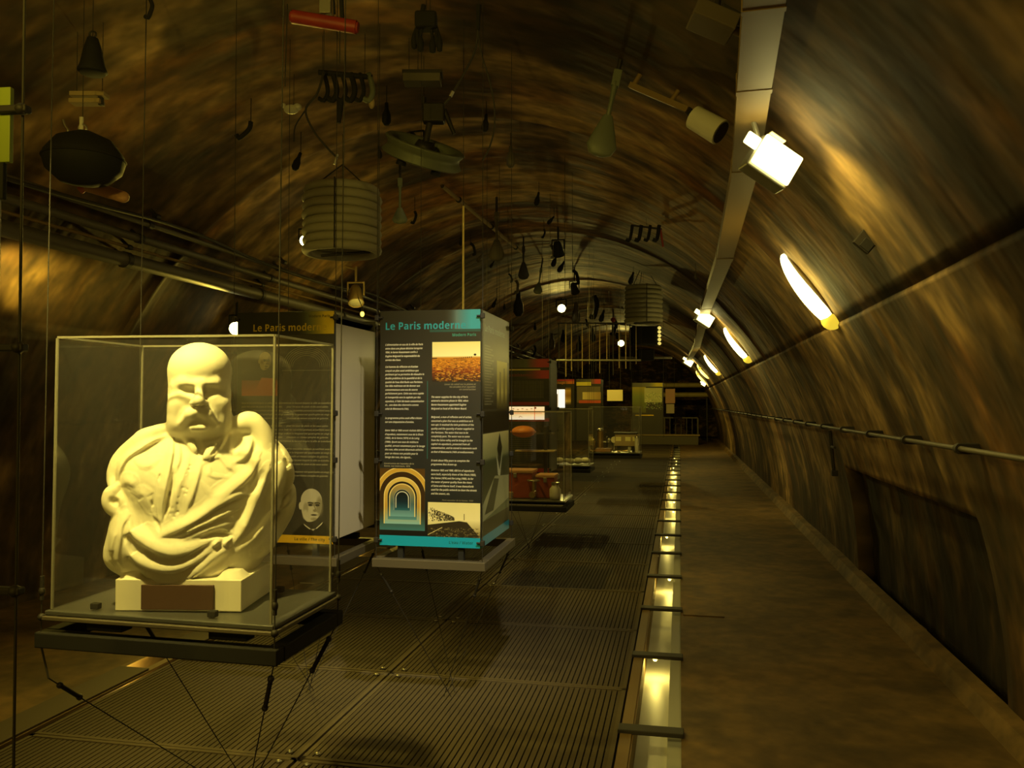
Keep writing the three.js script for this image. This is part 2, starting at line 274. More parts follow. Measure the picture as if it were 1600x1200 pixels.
// =====================================================================
// THE BUST: a smooth distance field in photograph-sized units, meshed as one surface
// =====================================================================
function surfaceNets(local, lo, hi, h) {           // local(cx, cy, cz, r) gives the field near a block, built from the shapes that reach it
  const n = [0, 1, 2].map((i) => Math.ceil((hi[i] - lo[i]) / h) + 1), [nx, ny, nz] = n, K = 8;
  const val = new Float32Array(nx * ny * nz).fill(1e3); const id = (i, j, k) => (k * ny + j) * nx + i;
  const r = K * h * 0.87 + h;
  for (let k = 0; k < nz; k += K) for (let j = 0; j < ny; j += K) for (let i = 0; i < nx; i += K) {
    const c = [lo[0] + (i + K / 2) * h, lo[1] + (j + K / 2) * h, lo[2] + (k + K / 2) * h], fn = local(...c, r), d = fn(...c), far = Math.abs(d) > r * 1.35 + 6;
    for (let e = k; e < Math.min(nz, k + K); e++) for (let b = j; b < Math.min(ny, j + K); b++) for (let a = i; a < Math.min(nx, i + K); a++) val[id(a, b, e)] = far ? d : fn(lo[0] + a * h, lo[1] + b * h, lo[2] + e * h);
  }
  const vert = new Int32Array(nx * ny * nz).fill(-1), pos = [], idx = [], c = new Float32Array(8);
  const E = [[0, 1], [0, 2], [0, 4], [1, 3], [1, 5], [2, 3], [2, 6], [3, 7], [4, 5], [4, 6], [5, 7], [6, 7]];
  for (let k = 0; k < nz - 1; k++) for (let j = 0; j < ny - 1; j++) for (let i = 0; i < nx - 1; i++) {
    let m = 0; for (let q = 0; q < 8; q++) { const v = val[id(i + (q & 1), j + ((q >> 1) & 1), k + (q >> 2))]; c[q] = v; if (v < 0) m |= 1 << q; }
    if (m === 0 || m === 255) continue;
    let x = 0, y = 0, z = 0, s = 0;
    for (const [a, b] of E) if ((c[a] < 0) !== (c[b] < 0)) { const t = c[a] / (c[a] - c[b]); x += (a & 1) + ((b & 1) - (a & 1)) * t; y += ((a >> 1) & 1) + (((b >> 1) & 1) - ((a >> 1) & 1)) * t; z += (a >> 2) + ((b >> 2) - (a >> 2)) * t; s++; }
    vert[id(i, j, k)] = pos.length / 3; pos.push(lo[0] + (i + x / s) * h, lo[1] + (j + y / s) * h, lo[2] + (k + z / s) * h);
  }
  const quad = (a, b, c, d, f) => { if (a < 0 || b < 0 || c < 0 || d < 0) return; if (f) idx.push(a, b, c, a, c, d); else idx.push(a, c, b, a, d, c); };
  for (let k = 1; k < nz - 1; k++) for (let j = 1; j < ny - 1; j++) for (let i = 1; i < nx - 1; i++) {
    const v = val[id(i, j, k)] < 0;
    if (v !== (val[id(i + 1, j, k)] < 0)) quad(vert[id(i, j - 1, k - 1)], vert[id(i, j, k - 1)], vert[id(i, j, k)], vert[id(i, j - 1, k)], v);
    if (v !== (val[id(i, j + 1, k)] < 0)) quad(vert[id(i - 1, j, k - 1)], vert[id(i - 1, j, k)], vert[id(i, j, k)], vert[id(i, j, k - 1)], v);
    if (v !== (val[id(i, j, k + 1)] < 0)) quad(vert[id(i - 1, j - 1, k)], vert[id(i, j - 1, k)], vert[id(i, j, k)], vert[id(i - 1, j, k)], v);
  }
  const g = new THREE.BufferGeometry(); g.setAttribute('position', new THREE.Float32BufferAttribute(pos, 3)); g.setIndex(idx); g.computeVertexNormals(); return g;
}
const smin = (a, b, k) => { const h = Math.max(k - Math.abs(a - b), 0) / k; return Math.min(a, b) - h * h * k * 0.25; };
const smax = (a, b, k) => -smin(-a, -b, k);
// shapes: [kind, data, blend, bounding sphere]
const ell = (c, r, k, sub = false) => ({ t: 0, c, r, k, sub, b: c, R: Math.max(...r) });
const cap = (a, b, ra, rb, k, sub = false) => ({ t: 1, a, b, ra, rb, k, sub, b0: 0, c: null, bb: [(a[0] + b[0]) / 2, (a[1] + b[1]) / 2, (a[2] + b[2]) / 2], R: Math.hypot(a[0] - b[0], a[1] - b[1], a[2] - b[2]) / 2 + Math.max(ra, rb) });
function dist(s, x, y, z) {
  if (s.t === 0) { const [rx, ry, rz] = s.r, px = x - s.c[0], py = y - s.c[1], pz = z - s.c[2]; const k0 = Math.hypot(px / rx, py / ry, pz / rz), k1 = Math.hypot(px / (rx * rx), py / (ry * ry), pz / (rz * rz)); return k1 < 1e-6 ? -Math.min(rx, ry, rz) : k0 * (k0 - 1) / k1; }
  const a = s.a, b = s.b, dx = b[0] - a[0], dy = b[1] - a[1], dz = b[2] - a[2], px = x - a[0], py = y - a[1], pz = z - a[2];
  const t = clamp((px * dx + py * dy + pz * dz) / (dx * dx + dy * dy + dz * dz + 1e-9), 0, 1); return Math.hypot(px - dx * t, py - dy * t, pz - dz * t) - (s.ra + (s.rb - s.ra) * t);
}
function field(shapes) {
  return (x, y, z) => {
    let d = 1e3;
    for (const s of shapes) {
      const c = s.t === 0 ? s.b : s.bb, q = Math.hypot(x - c[0], y - c[1], z - c[2]) - s.R;
      if (s.sub) { if (-q < d - s.k) continue; d = smax(d, -dist(s, x, y, z), s.k); } else { if (q > d + s.k && s.t !== 9) continue; d = smin(d, dist(s, x, y, z), s.k); }
    }
    return d;
  };
}
const torso = [
  ell([4, 165, -8], [112, 98, 76], 12), ell([-74, 203, -18], [54, 56, 56], 30), ell([92, 208, -18], [60, 62, 58], 30), ell([0, 232, -22], [78, 36, 46], 30),
  ell([2, 92, 2], [116, 58, 72], 30), ell([0, 60, 0], [92, 40, 62], 24), cap([0, 300, -10], [2, 238, -12], 37, 42, 16),
  ell([74, 262, -16], [40, 34, 28], 14), ell([-60, 264, -20], [44, 22, 26], 14), ell([-119, 174, 6], [17, 17, 14], 8), ell([-107, 108, 2], [30, 64, 40], 14),
];
const torsoField = field(torso);
function front(u, v) { let lo = -60, hi = 170; if (torsoField(u, v, -20) > 0 && torsoField(u, v, 10) > 0) return -18; for (let i = 0; i < 60; i++) { if (torsoField(u, v, hi) < 0.4) break; hi -= Math.max(0.5, torsoField(u, v, hi) * 0.8); } return hi; }
// a fold drawn over the front of the torso: points of the 4x enlargement of the photograph, radius, lift
function fold(pts, r0, r1, lift = 0, k = 6, sub = false, dz = null) {

  const c = new THREE.CatmullRomCurve3(pts.map(([x, y]) => V(x / 4 - 155, 295 - y / 4, 0))), n = Math.max(8, pts.length * 4), P = [];
  for (let i = 0; i <= n; i++) { const p = c.getPoint(i / n); P.push([p.x, p.y, dz !== null ? dz : front(p.x, p.y)]); }
  for (let w = 0; w < 5; w++) { const z = P.map((p) => p[2]); for (let i = 1; i < n; i++) P[i][2] = (z[i - 1] + 2 * z[i] + z[i + 1]) / 4; }
  const out = []; let prev = null;
  for (let i = 0; i <= n; i++) {
    const taper = Math.min(1, 0.35 + 2.6 * Math.min(i / n, 1 - i / n)), q = [P[i][0], P[i][1], P[i][2] + lift, (r0 + (r1 - r0) * i / n) * taper];
    if (prev) out.push(cap(prev.slice(0, 3), q.slice(0, 3), prev[3], q[3], k, sub)); prev = q;
  }
  return out;
}
const two = (f) => [f(-1), f(1)];
const head = [
  ell([0, 375, -9], [53, 47, 61], 10), ell([0, 336, -1], [49.5, 54, 50], 16), ell([0, 304, 1], [47.5, 33, 43], 12), ell([0, 285, 22], [33, 14, 25], 14), ell([0, 381, 14], [44, 33, 38], 14),
  ...two((m) => ell([m * 36, 300, 14], [14, 27, 24], 14)),                              // full beard along the jaw
  ...two((m) => cap([m * 38, 350, 27], [m * 24, 353.5, 40], 4, 5.5, 12)), ...two((m) => cap([m * 24, 353.5, 40], [m * 7, 352, 49], 5.5, 5.5, 12)), ell([0, 352, 47], [9, 7, 7], 8),
  ...two((m) => ell([m * 22, 340, 57], [17, 9, 18], 7, true)), ...two((m) => ell([m * 10, 338, 58], [6, 9, 10], 6, true)),
  ...two((m) => ell([m * 20.5, 341.5, 32], [11, 7.5, 10], 3)),
  ...two((m) => cap([m * 30, 343.5, 34], [m * 12, 345, 41], 2, 2, 4)), ...two((m) => cap([m * 29, 336, 36], [m * 13, 335, 40.5], 2, 2, 6)),
  ...two((m) => ell([m * 25, 322, 26], [21, 14, 17], 18)),
  cap([0, 349, 47], [0, 327, 64], 5, 8, 7), ell([0, 324, 65], [8.5, 7, 8], 5), ...two((m) => ell([m * 9, 322, 56], [5.8, 5, 8], 5)), ...two((m) => ell([m * 5, 316.5, 60], [3, 2.4, 4], 2, true)),
  ell([0, 302, 42], [26, 17, 13], 10),
  ...two((m) => cap([m * 2, 309, 57], [m * 14, 304, 54], 5.5, 7.5, 6)), ...two((m) => cap([m * 14, 304, 54], [m * 28, 290, 44], 7.5, 3.5, 6)),
  cap([-13, 291, 58], [13, 291, 58], 3, 3, 4, true),
  cap([-9, 283, 52], [9, 283, 52], 5, 5, 5), ell([0, 288, 10], [44, 20, 36], 14),
  ...two((m) => ell([m * 48, 334, -8], [4.5, 17, 11], 4)), ...two((m) => ell([m * 52.5, 334, -3], [2.5, 9, 5], 3, true)),
];
// masses that change the outline: shoulder roll, collar roll, hanging end, sleeve stub
const folds = [
  ...fold([[452, 42], [340, 80], [215, 165], [135, 250], [104, 340], [112, 430], [170, 530]], 9, 9, -3, 9),
  ...fold([[830, 60], [900, 22], [965, 18], [1015, 80], [1045, 190], [1050, 310]], 9, 13, 2, 12, false, 6),
  ...fold([[205, 575], [158, 690], [118, 810], [125, 880], [165, 930]], 9, 11, 0, 12, false, 6), ...fold([[130, 420], [88, 462], [84, 530], [130, 572], [205, 560]], 7, 6, 0, 8, false, 14), ...fold([[100, 492], [132, 520]], 4, 4, 10, 4, true, 16),
  ...fold([[1235, 470], [1190, 640], [1100, 790], [1010, 880]], 10, 8, -4, 12),
  ...fold([[560, 110], [610, 170], [640, 215]], 7, 3, 3, 8, true), ...fold([[520, 90], [570, 150], [600, 200]], 4, 3, 0, 6),
  ...fold([[708, 160], [680, 205], [655, 245]], 5, 3, 3, 4), ...fold([[850, 100], [872, 150], [840, 200]], 6, 5, 6, 10, true),
];
// drapery relief over the front: each fold is a ridge with a gentle upper slope and a steep lower one
const RU = -165, RV = 20, RW = 345, RH = 300, relief = new Float32Array(RW * RH), groove = new Float32Array(RW * RH);
function drape(pts, amp, wide, steep, opt = {}) {
  const c = new THREE.CatmullRomCurve3(pts.map(([x, y]) => V(x / 4 - 155, 295 - y / 4, 0))), n = pts.length * 14, P = []; for (let i = 0; i <= n; i++) P.push(c.getPoint(i / n));
  const near = new Float32Array(RW * RH).fill(1e4), h = new Float32Array(RW * RH), R = Math.ceil(Math.max(wide, steep)) + 1;
  for (let i = 0; i < P.length; i++) {
    const p = P[i], t = P[Math.min(n, i + 1)].clone().sub(P[Math.max(0, i - 1)]).normalize(); let nx = -t.y, ny = t.x; if (nx * 0.5 - ny * 0.85 < 0) { nx = -nx; ny = -ny; } if (opt.flip) { nx = -nx; ny = -ny; }
    const f = i / n, taper = Math.min(1, (opt.e0 || 0.12) + 3 * f) * Math.min(1, (opt.e1 || 0.12) + 3 * (1 - f));
    for (let y = Math.max(0, Math.floor(p.y - RV - R)); y < Math.min(RH, p.y - RV + R); y++) for (let x = Math.max(0, Math.floor(p.x - RU - R)); x < Math.min(RW, p.x - RU + R); x++) {
      const dx = x + RU - p.x, dy = y + RV - p.y, d = Math.hypot(dx, dy), k = y * RW + x; if (d >= near[k]) continue; near[k] = d;
      const w = (dx * nx + dy * ny > 0 ? steep : wide) * (0.45 + 0.55 * taper); h[k] = d < w ? amp * taper * 0.5 * (1 + Math.cos(Math.PI * d / w)) : 0;
    }
  }
  const dst = opt.sub ? groove : relief; for (let k = 0; k < h.length; k++) if (h[k] > 0) dst[k] = opt.sub ? Math.max(dst[k], h[k]) : smax(dst[k], h[k], 3);
}
// coat and shirt
drape([[455, 60], [462, 190], [446, 320], [424, 450], [410, 600]], 7, 16, 4); drape([[500, 150], [505, 250], [482, 320]], 4, 8, 4); drape([[478, 300], [456, 420], [436, 520], [422, 610]], 9, 6, 8, { sub: 1 });
drape([[640, 255], [622, 350], [590, 470], [520, 640]], 4, 12, 4); drape([[560, 220], [540, 330], [500, 430], [480, 560]], 2.5, 7, 5);
drape([[815, 60], [770, 140], [720, 215], [668, 268]], 8, 14, 5); drape([[760, 130], [720, 200], [690, 230]], 5, 5, 6, { sub: 1 }); drape([[680, 262], [745, 240], [800, 300], [860, 345]], 4, 12, 4); drape([[690, 300], [700, 350], [820, 370]], 1.6, 6, 3); drape([[640, 400], [700, 480], [760, 500]], 1.6, 8, 4);
// cloak on the left of the picture
drape([[448, 70], [345, 125], [250, 185], [180, 240], [140, 330], [135, 430]], 8, 14, 7); drape([[440, 110], [340, 165], [240, 235]], 4, 8, 5, { sub: 1 }); drape([[250, 265], [310, 285], [380, 240]], 2.5, 14, 7); drape([[160, 400], [200, 385], [250, 430]], 4, 16, 9); drape([[230, 440], [300, 470], [330, 560]], 2.5, 14, 8); drape([[390, 330], [384, 382]], 3.5, 3, 3, { sub: 1 }); drape([[346, 490], [350, 545]], 3.5, 3, 3, { sub: 1 }); drape([[350, 600], [380, 640], [395, 690]], 4, 5, 5, { sub: 1 });
// roll down the right breast and the sash across
drape([[930, 60], [945, 160], [905, 240], [840, 275]], 9, 20, 8); drape([[998, 255], [940, 360], [850, 440], [740, 520], [640, 590]], 10, 26, 5); drape([[1040, 330], [970, 430], [890, 480]], 4, 16, 8, { sub: 1 });
drape([[990, 488], [870, 482], [750, 535], [600, 630], [470, 690], [350, 740]], 12, 22, 7); drape([[965, 548], [830, 578], [700, 632], [560, 690], [460, 730]], 9, 16, 6); drape([[900, 640], [780, 660], [640, 700], [480, 760]], 5, 26, 10);
drape([[1064, 320], [1012, 470], [957, 600], [905, 700], [836, 795]], 13, 24, 8); drape([[1090, 200], [1160, 300], [1150, 430], [1080, 560], [990, 690]], 8, 20, 9); drape([[1170, 240], [1225, 330], [1238, 430], [1205, 560], [1095, 645], [960, 775], [828, 864]], 12, 24, 7, { e0: 0.5 }); drape([[1200, 520], [1100, 720], [980, 850]], 5, 20, 12);
drape([[640, 738], [740, 712], [832, 740]], 9, 9, 9, { sub: 1 }); drape([[706, 802], [735, 768], [765, 755]], 9, 7, 5); drape([[768, 802], [800, 765], [834, 742]], 9, 7, 5);
// swags
drape([[200, 585], [225, 690], [320, 768], [450, 822], [570, 812], [708, 752]], 13, 30, 7); drape([[330, 690], [420, 745], [520, 765]], 4, 14, 8);
drape([[190, 755], [235, 850], [335, 910], [460, 928], [590, 890], [738, 795]], 12, 22, 7); drape([[235, 900], [350, 975], [440, 1014], [570, 985], [680, 900], [770, 805]], 12, 22, 8); drape([[300, 955], [400, 1015], [440, 1034]], 5, 8, 5); drape([[620, 960], [730, 860], [830, 800]], 8, 16, 10); drape([[600, 1010], [730, 960], [860, 890]], 6, 18, 9);
drape([[195, 590], [165, 720], [150, 850], [165, 920]], 7, 14, 6); drape([[150, 640], [118, 760], [110, 860]], 6, 12, 6); drape([[215, 600], [185, 680], [190, 760]], 5, 6, 6, { sub: 1 });
function reliefAt(x, y) { const u = clamp(x - RU, 0, RW - 1.01), v = clamp(y - RV, 0, RH - 1.01), i = u | 0, j = v | 0, a = u - i, b = v - j, k = j * RW + i; const g = (A) => (A[k] * (1 - a) + A[k + 1] * a) * (1 - b) + (A[k + RW] * (1 - a) + A[k + RW + 1] * a) * b; return g(relief) - g(groove); }
// small carved marks: buttonholes and frogging of the coat
const marks = [];
for (const [x, y] of [[572, 285], [560, 310], [545, 335], [520, 365], [500, 388], [530, 420], [498, 430], [555, 430], [545, 460], [500, 480], [470, 545], [455, 580], [500, 570], [480, 600], [520, 590], [470, 665], [495, 520], [445, 540]]) { const u = x / 4 - 155, v = 295 - y / 4; marks.push(ell([u, v, front(u, v) + 1], [rr(1.8, 3.2), rr(1.6, 3), 2.6], 1.2, true)); }
const bustShapes = [...torso, ...folds, ...marks, ...head];
function bustLocal(x, y, z, r) {                  // the shapes that can matter within r of a point
  const ds = bustShapes.map((s) => { const c = s.t === 0 ? s.b : s.bb; const q = Math.hypot(x - c[0], y - c[1], z - c[2]) - s.R; return q > 60 ? q : dist(s, x, y, z); });
  let best = 1e3; bustShapes.forEach((s, i) => { if (!s.sub && ds[i] < best) best = ds[i]; });
  const near = bustShapes.filter((s, i) => s.sub ? ds[i] < r * 1.3 + s.k + 16 : ds[i] < Math.max(best, 0) + 2.4 * r + s.k + 14);
  return cutField(field(near));
}
const chisel = (x, y, z) => 0.55 * (vnoise(x * 0.12, y * 0.12 + z * 0.07, 4096, 4096, 61) - 0.5) + 0.3 * (vnoise(x * 0.4, y * 0.4 + z * 0.3, 4096, 4096, 63) - 0.5);
const cutField = (f) => (x, y, z) => { const d = f(x, y, z); if (Math.abs(d) > 40) return d; const c = chisel(x, y, z), low = 1 - sst(256, 276, y); return smax(d + c * (0.4 + 0.4 * low) - low * sst(-28, 14, z) * 0.85 * reliefAt(x, y), 38 - y - 0.05 * Math.abs(x), 4); };
const BUST_UNIT = 1 / 540, bustGeo = surfaceNets(bustLocal, [-160, 28, -105], [175, 428, 105], 1.5);
{ const p = bustGeo.attributes.position; for (let i = 0; i < p.count; i++) p.setX(i, p.getX(i) * (1 - 0.035 * sst(270, 300, p.getY(i)))); }
bustGeo.scale(BUST_UNIT, BUST_UNIT * 1.022, BUST_UNIT);

const PLATE = 0.99, CASE = { x0: -1.815, x1: -1.116, z1: -2.10, z0: -2.49, h: 0.80 };
const bustAt = [-1.465, PLATE + 0.001, -2.295];
{
  const t = thing('bust', 'pale plaster bust of a bald moustached man in a draped cloak', 'statue', bustAt, 0.55);
  part('figure', bustGeo, M.plaster, t);
  const turn = 0.17 - 0.55, w = 0.375, d = 0.28, h = 0.092;
  const base = new THREE.Group(); base.name = 'socle'; base.rotation.y = turn; t.add(base);
  const s = new THREE.Shape(); s.moveTo(-w / 2, 0); s.lineTo(w / 2, 0); s.lineTo(w / 2, h - 0.004); s.lineTo(w / 2 - 0.03, h + 0.012); s.lineTo(-w / 2 + 0.03, h + 0.012); s.lineTo(-w / 2, h - 0.004); s.closePath();
  const block = [rbox(w, h, d, 0, h / 2, 0, 0.003)]; for (const x of [-1, 1]) { const c = new THREE.CylinderGeometry(0.030, 0.055, 0.022, 4, 1).rotateY(Math.PI / 4).scale(1, 1, 1.0).translate(x * (w / 2 - 0.042), h + 0.010, d / 2 - 0.045); block.push(c); }
  part('socle_block', block, M.plaster, base);
  part('plaque', rbox(0.215, 0.072, 0.008, 0, 0.042, d / 2 + 0.003, 0.002), M.plaque, base);
  const neck = part('support', lathe([[0.0, 0.0], [0.12, 0.0], [0.11, 0.03], [0.13, 0.06], [0, 0.06]], 24), M.plaster, t); neck.position.set(0, 0.085, -0.03);
}
// ---- the suspended display case of the bust ----
function hangCables(t, corners, y0, r = 0.0018) {      // cables from the frame corners up to the vault
  for (const [x, z] of corners) { const wx = x + t.position.x, y1 = vaultY(wx) + 0.02; part('cable', rod(V(x, y0 - t.position.y, z), V(x, y1 - t.position.y, z), r, r, 6), M.cable, t); }
}
function tieWire(t, p, q) {                            // a stay with its turnbuckle down to the floor
  part('stay_wire', rod(p, q, 0.002, 0.002, 6), M.darkCable, t);
  const d = q.clone().sub(p).normalize(), a = p.clone().addScaledVector(d, 0.06), b = p.clone().addScaledVector(d, 0.17);
  part('turnbuckle', [rod(a, b, 0.007, 0.007, 8), ball(0.010, a.x, a.y, a.z, 1, 1, 1, 6), ball(0.010, b.x, b.y, b.z, 1, 1, 1, 6)], M.iron, t);
}
function glassCase(t, w, d, h, e = 0.006) {            // four panes and a lid on local origin at the base centre
  for (const z of [-1, 1]) part('glass_pane', new THREE.PlaneGeometry(w, h).translate(0, h / 2, z * d / 2), M.glass, t);
  for (const x of [-1, 1]) part('glass_pane', new THREE.PlaneGeometry(d, h).rotateY(Math.PI / 2).translate(x * w / 2, h / 2, 0), M.glass, t); part('glass_lid', new THREE.PlaneGeometry(w, d).rotateX(-Math.PI / 2).translate(0, h, 0), M.glassLid, t);
  const k = 0.006; for (const x of [-1, 1]) for (const z of [-1, 1]) part('pane_edge', box(k, h, k, x * (w / 2 + 0.001), h / 2, z * (d / 2 + 0.001)), M.edge, t);
  for (const z of [-1, 1]) part('pane_edge', box(w, k, k, 0, h + 0.003, z * d / 2), M.edge, t); for (const x of [-1, 1]) part('pane_edge', box(k, k, d, x * w / 2, h + 0.003, 0), M.edge, t);
}
function lowerFrame(t, w, d, y, bh, mat) {             // the square of bars the load hangs on
  for (const z of [-1, 1]) part('frame_bar', rbox(w, bh, 0.045, 0, y, z * (d / 2 - 0.022), 0.004), mat, t);
  for (const x of [-1, 1]) part('frame_bar', rbox(0.045, bh, d - 0.09, x * (w / 2 - 0.022), y, 0, 0.004), mat, t);
}
{
  const w = CASE.x1 - CASE.x0, d = CASE.z1 - CASE.z0, t = thing('display_case', 'clear glazed display case hung on cables around the bust', 'display case', [(CASE.x0 + CASE.x1) / 2, PLATE, (CASE.z0 + CASE.z1) / 2], 0);
  glassCase(t, w, d, CASE.h); t.rotation.z = -0.008;
  part('base_plate', rbox(w + 0.03, 0.014, d + 0.03, 0, -0.008, 0, 0.004), M.plate, t); part('plate_rim', [rbox(w + 0.05, 0.012, d + 0.05, 0, -0.022, 0, 0.003)], M.tray, t);
  lowerFrame(t, w + 0.07, d + 0.06, -0.085, 0.045, M.blackMatte);
  for (const x of [-0.2, 0.2]) for (const z of [-1, 1]) part('spacer_block', rbox(0.12, 0.04, 0.05, x, -0.045, z * d * 0.36, 0.004), M.black, t);
  for (const [x, z] of [[-0.22, d / 2 - 0.02], [0.16, d / 2 - 0.02], [0.2, -d / 2 + 0.05], [-0.1, -d / 2 + 0.03]]) part('pane_clip', rbox(0.026, 0.018, 0.02, x, 0.012, z, 0.003), M.blackMatte, t);
  const c = [[-w / 2 - 0.022, d / 2 + 0.018], [w / 2 + 0.022, d / 2 + 0.018], [w / 2 + 0.022, -d / 2 - 0.018], [-w / 2 - 0.022, -d / 2 - 0.018]];
  hangCables(t, c, PLATE - 0.1, 0.0018);
  for (const [x, z] of c) { part('cable_clamp', ball(0.011, x, -0.02, z, 1, 1, 1, 8), M.iron, t); part('cable_clamp', [ball(0.009, x, 0.055, z, 1, 1.6, 1, 8), rod(V(x, 0.03, z), V(x, 0.10, z), 0.006)], M.iron, t); }
  part('stay_wire', rod(V(c[0][0], -0.10, c[0][1]), V(c[0][0] + 0.02, -0.20, c[0][1] - 0.01), 0.003), M.darkCable, t); tieWire(t, V(c[0][0] + 0.02, -0.20, c[0][1] - 0.01), V(c[0][0] - 0.02, -PLATE, c[0][1] - 1.05)); 
  tieWire(t, V(c[1][0], -0.10, c[1][1]), V(c[1][0] - 0.34, -PLATE, c[1][1] - 0.35)); tieWire(t, V(c[2][0], -0.10, c[2][1]), V(c[2][0] - 0.42, -PLATE, c[2][1] + 0.2)); tieWire(t, V(c[3][0], -0.10, c[3][1]), V(c[3][0] + 0.3, -PLATE, c[3][1] - 0.4));
}

// =====================================================================
// PRINTED DISPLAY COLUMNS
// =====================================================================
function print(w, h, draw) {
  const c = document.createElement('canvas'); c.width = w; c.height = h; const g = c.getContext('2d'); draw(g, w, h);
  const t = new THREE.CanvasTexture(c); t.colorSpace = THREE.SRGBColorSpace; t.anisotropy = 4; return t;
}
function lines(g, list, x, y, lh, px, color, align = 'left', style = 'italic bold', wide = 1) { g.save(); g.scale(wide, 1); g.font = style + ' ' + px + 'px sans-serif'; g.fillStyle = color; g.textAlign = align; list.forEach((s, i) => g.fillText(s, x / wide, y + i * lh)); g.restore(); }
function grad(g, x, y, w, h, stops, horiz = false) { const q = horiz ? g.createLinearGradient(x, 0, x + w, 0) : g.createLinearGradient(0, y, 0, y + h); stops.forEach(([o, c]) => q.addColorStop(o, c)); g.fillStyle = q; g.fillRect(x, y, w, h); }
const INK = '#f3ecd0';
const tealFront = print(700, 1570, (g, w, h) => {
  g.fillStyle = '#26231f'; g.fillRect(0, 0, w, h); grad(g, 0, 0, w, h, [[0, 'rgba(20,18,16,0.9)'], [0.3, 'rgba(52,48,42,1)'], [0.75, 'rgba(40,42,40,1)'], [1, 'rgba(14,14,13,1)']]);
  grad(g, w * 0.64, 0, w * 0.36, h * 0.082, [[0, 'rgba(44,52,46,0)'], [0.35, '#566f70'], [0.75, '#2f98a8'], [1, '#2a94a4']], true);
  g.fillStyle = '#1c4a46'; g.fillRect(w * 0.5, h * 0.083, w * 0.5, h * 0.010);
  lines(g, ['Le Paris moderne'], w * 0.045, h * 0.080, 0, 68, '#1f95a8', 'left', 'bold'); lines(g, ["Modern Paris"], w * 0.96, h * 0.112, 0, 26, '#2e8f80', 'right', 'bold');
  g.fillStyle = '#2f6b66'; g.fillRect(w * 0.475, h * 0.30, 5, h * 0.33);
  const L = w * 0.05, p = 21.5, lh = 25.6;
  lines(g, ['L’alimentation en eau de la ville de Paris', 'entre dans une phase décisive lorsqu’en', '1854, le baron Haussmann confie à', 'Eugène Belgrand la responsabilité du', 'service des Eaux.'], L, h * 0.148, lh, 17.5, INK, 'left', 'italic bold', 0.78);
  lines(g, ['Cet homme de réflexion et d’action', 'conçoit un plan aussi ambitieux que', 'pertinent qui va permettre de résoudre le', 'double problème de la quantité et de la', 'qualité de l’eau distribuée aux Parisiens.', 'Son idée maîtresse est de donner aux', 'consommateurs une eau de source', 'parfaitement pure. Cette eau sera captée', 'et transportée vers la capitale par des', 'aqueducs, à l’abri de toute contamination', 'et… une dans des réservoirs comme', 'celui de Montsouris (14e).'], L, h * 0.243, lh, 17.5, INK, 'left', 'italic bold', 0.78);
  lines(g, ['Le programme prévu avait effet s’étaler', 'sur une cinquantaine d’années.'], L, h * 0.462, lh, 17.5, INK, 'left', 'italic bold', 0.78);
  lines(g, ['Entre 1865 et 1900 seront réalisés 600 km', 'd’aqueducs, notamment ceux de la Dhuis', '(1865), de la Vanne (1874) et du Loing', '(1900). Quant aux eaux de médiocre', 'qualité, servant notamment pour le lavage', 'des rues, elles seront désormais utilisées', 'pour un réseau non potable pour le', 'lavage des rues, des égouts…'], L, h * 0.515, lh, 17.5, INK, 'left', 'italic bold', 0.78);
  lines(g, ['Construction de l’aqueduc de la', 'Vanne, vue intérieure, 1874'], L * 0.8, h * 0.655, 17, 14, '#b9ae88');
  // vaulted tunnel print
  const ty = h * 0.672, th = h * 0.262, tw = w * 0.455; g.save(); g.beginPath(); g.rect(0, ty, tw, th); g.clip(); grad(g, 0, ty, tw, th, [[0, '#5a3d12'], [0.55, '#6b4c17'], [0.72, '#2f5a66'], [1, '#9fc4cb']]);
  for (let i = 0; i < 7; i++) { const f = [1.18, 1.02, 0.80, 0.66, 0.56, 0.36, 0.28][i], rx = tw * 0.5 * f, top = ty + th * (0.5 - 0.44 * f), bot = ty + th * (0.5 + 0.5 * f); g.beginPath(); g.moveTo(tw / 2 - rx, bot); g.lineTo(tw / 2 - rx, top + rx); g.arc(tw / 2, top + rx, rx, Math.PI, 0); g.lineTo(tw / 2 + rx, bot); const q = g.createLinearGradient(0, top, 0, bot); q.addColorStop(0, ['#d9a93a', '#3a260c', '#f0cf6a', '#2c1d0a', '#caa04a', '#0d1417', '#0a1013'][i]); q.addColorStop(0.62, ['#e0b44a', '#3d2a10', '#c79a3c', '#22313a', '#4a6a72', '#123040', '#0e2a38'][i]); q.addColorStop(1, ['#7fb2bd', '#3f7d8a', '#8ec3cc', '#5d98a4', '#78b0ba', '#2c6878', '#20505f'][i]); g.fillStyle = q; g.fill(); g.lineWidth = i % 2 ? 2 : 7; g.strokeStyle = i < 5 ? '#f7dc86' : '#d8d6c0'; g.stroke(); } g.restore();
  // sunset field
  const sx = w * 0.525, sy = h * 0.135, sw = w * 0.475, sh = h * 0.168; grad(g, sx, sy, sw, sh, [[0, '#f2e08a'], [0.36, '#fff3b0'], [0.41, '#c67a1a'], [0.55, '#d98a1c'], [0.75, '#8a3d0c'], [1, '#2a1c14']]);
  for (let i = 0; i < 900; i++) { const v = rnd(), y = sy + sh * (0.43 + 0.55 * v); g.fillStyle = ['rgba(255,190,60,0.5)', 'rgba(120,45,8,0.5)', 'rgba(60,30,16,0.5)'][(rnd() * 3) | 0]; g.fillRect(sx + rnd() * sw, y, 4 + 18 * rnd(), 2 + 5 * v); }
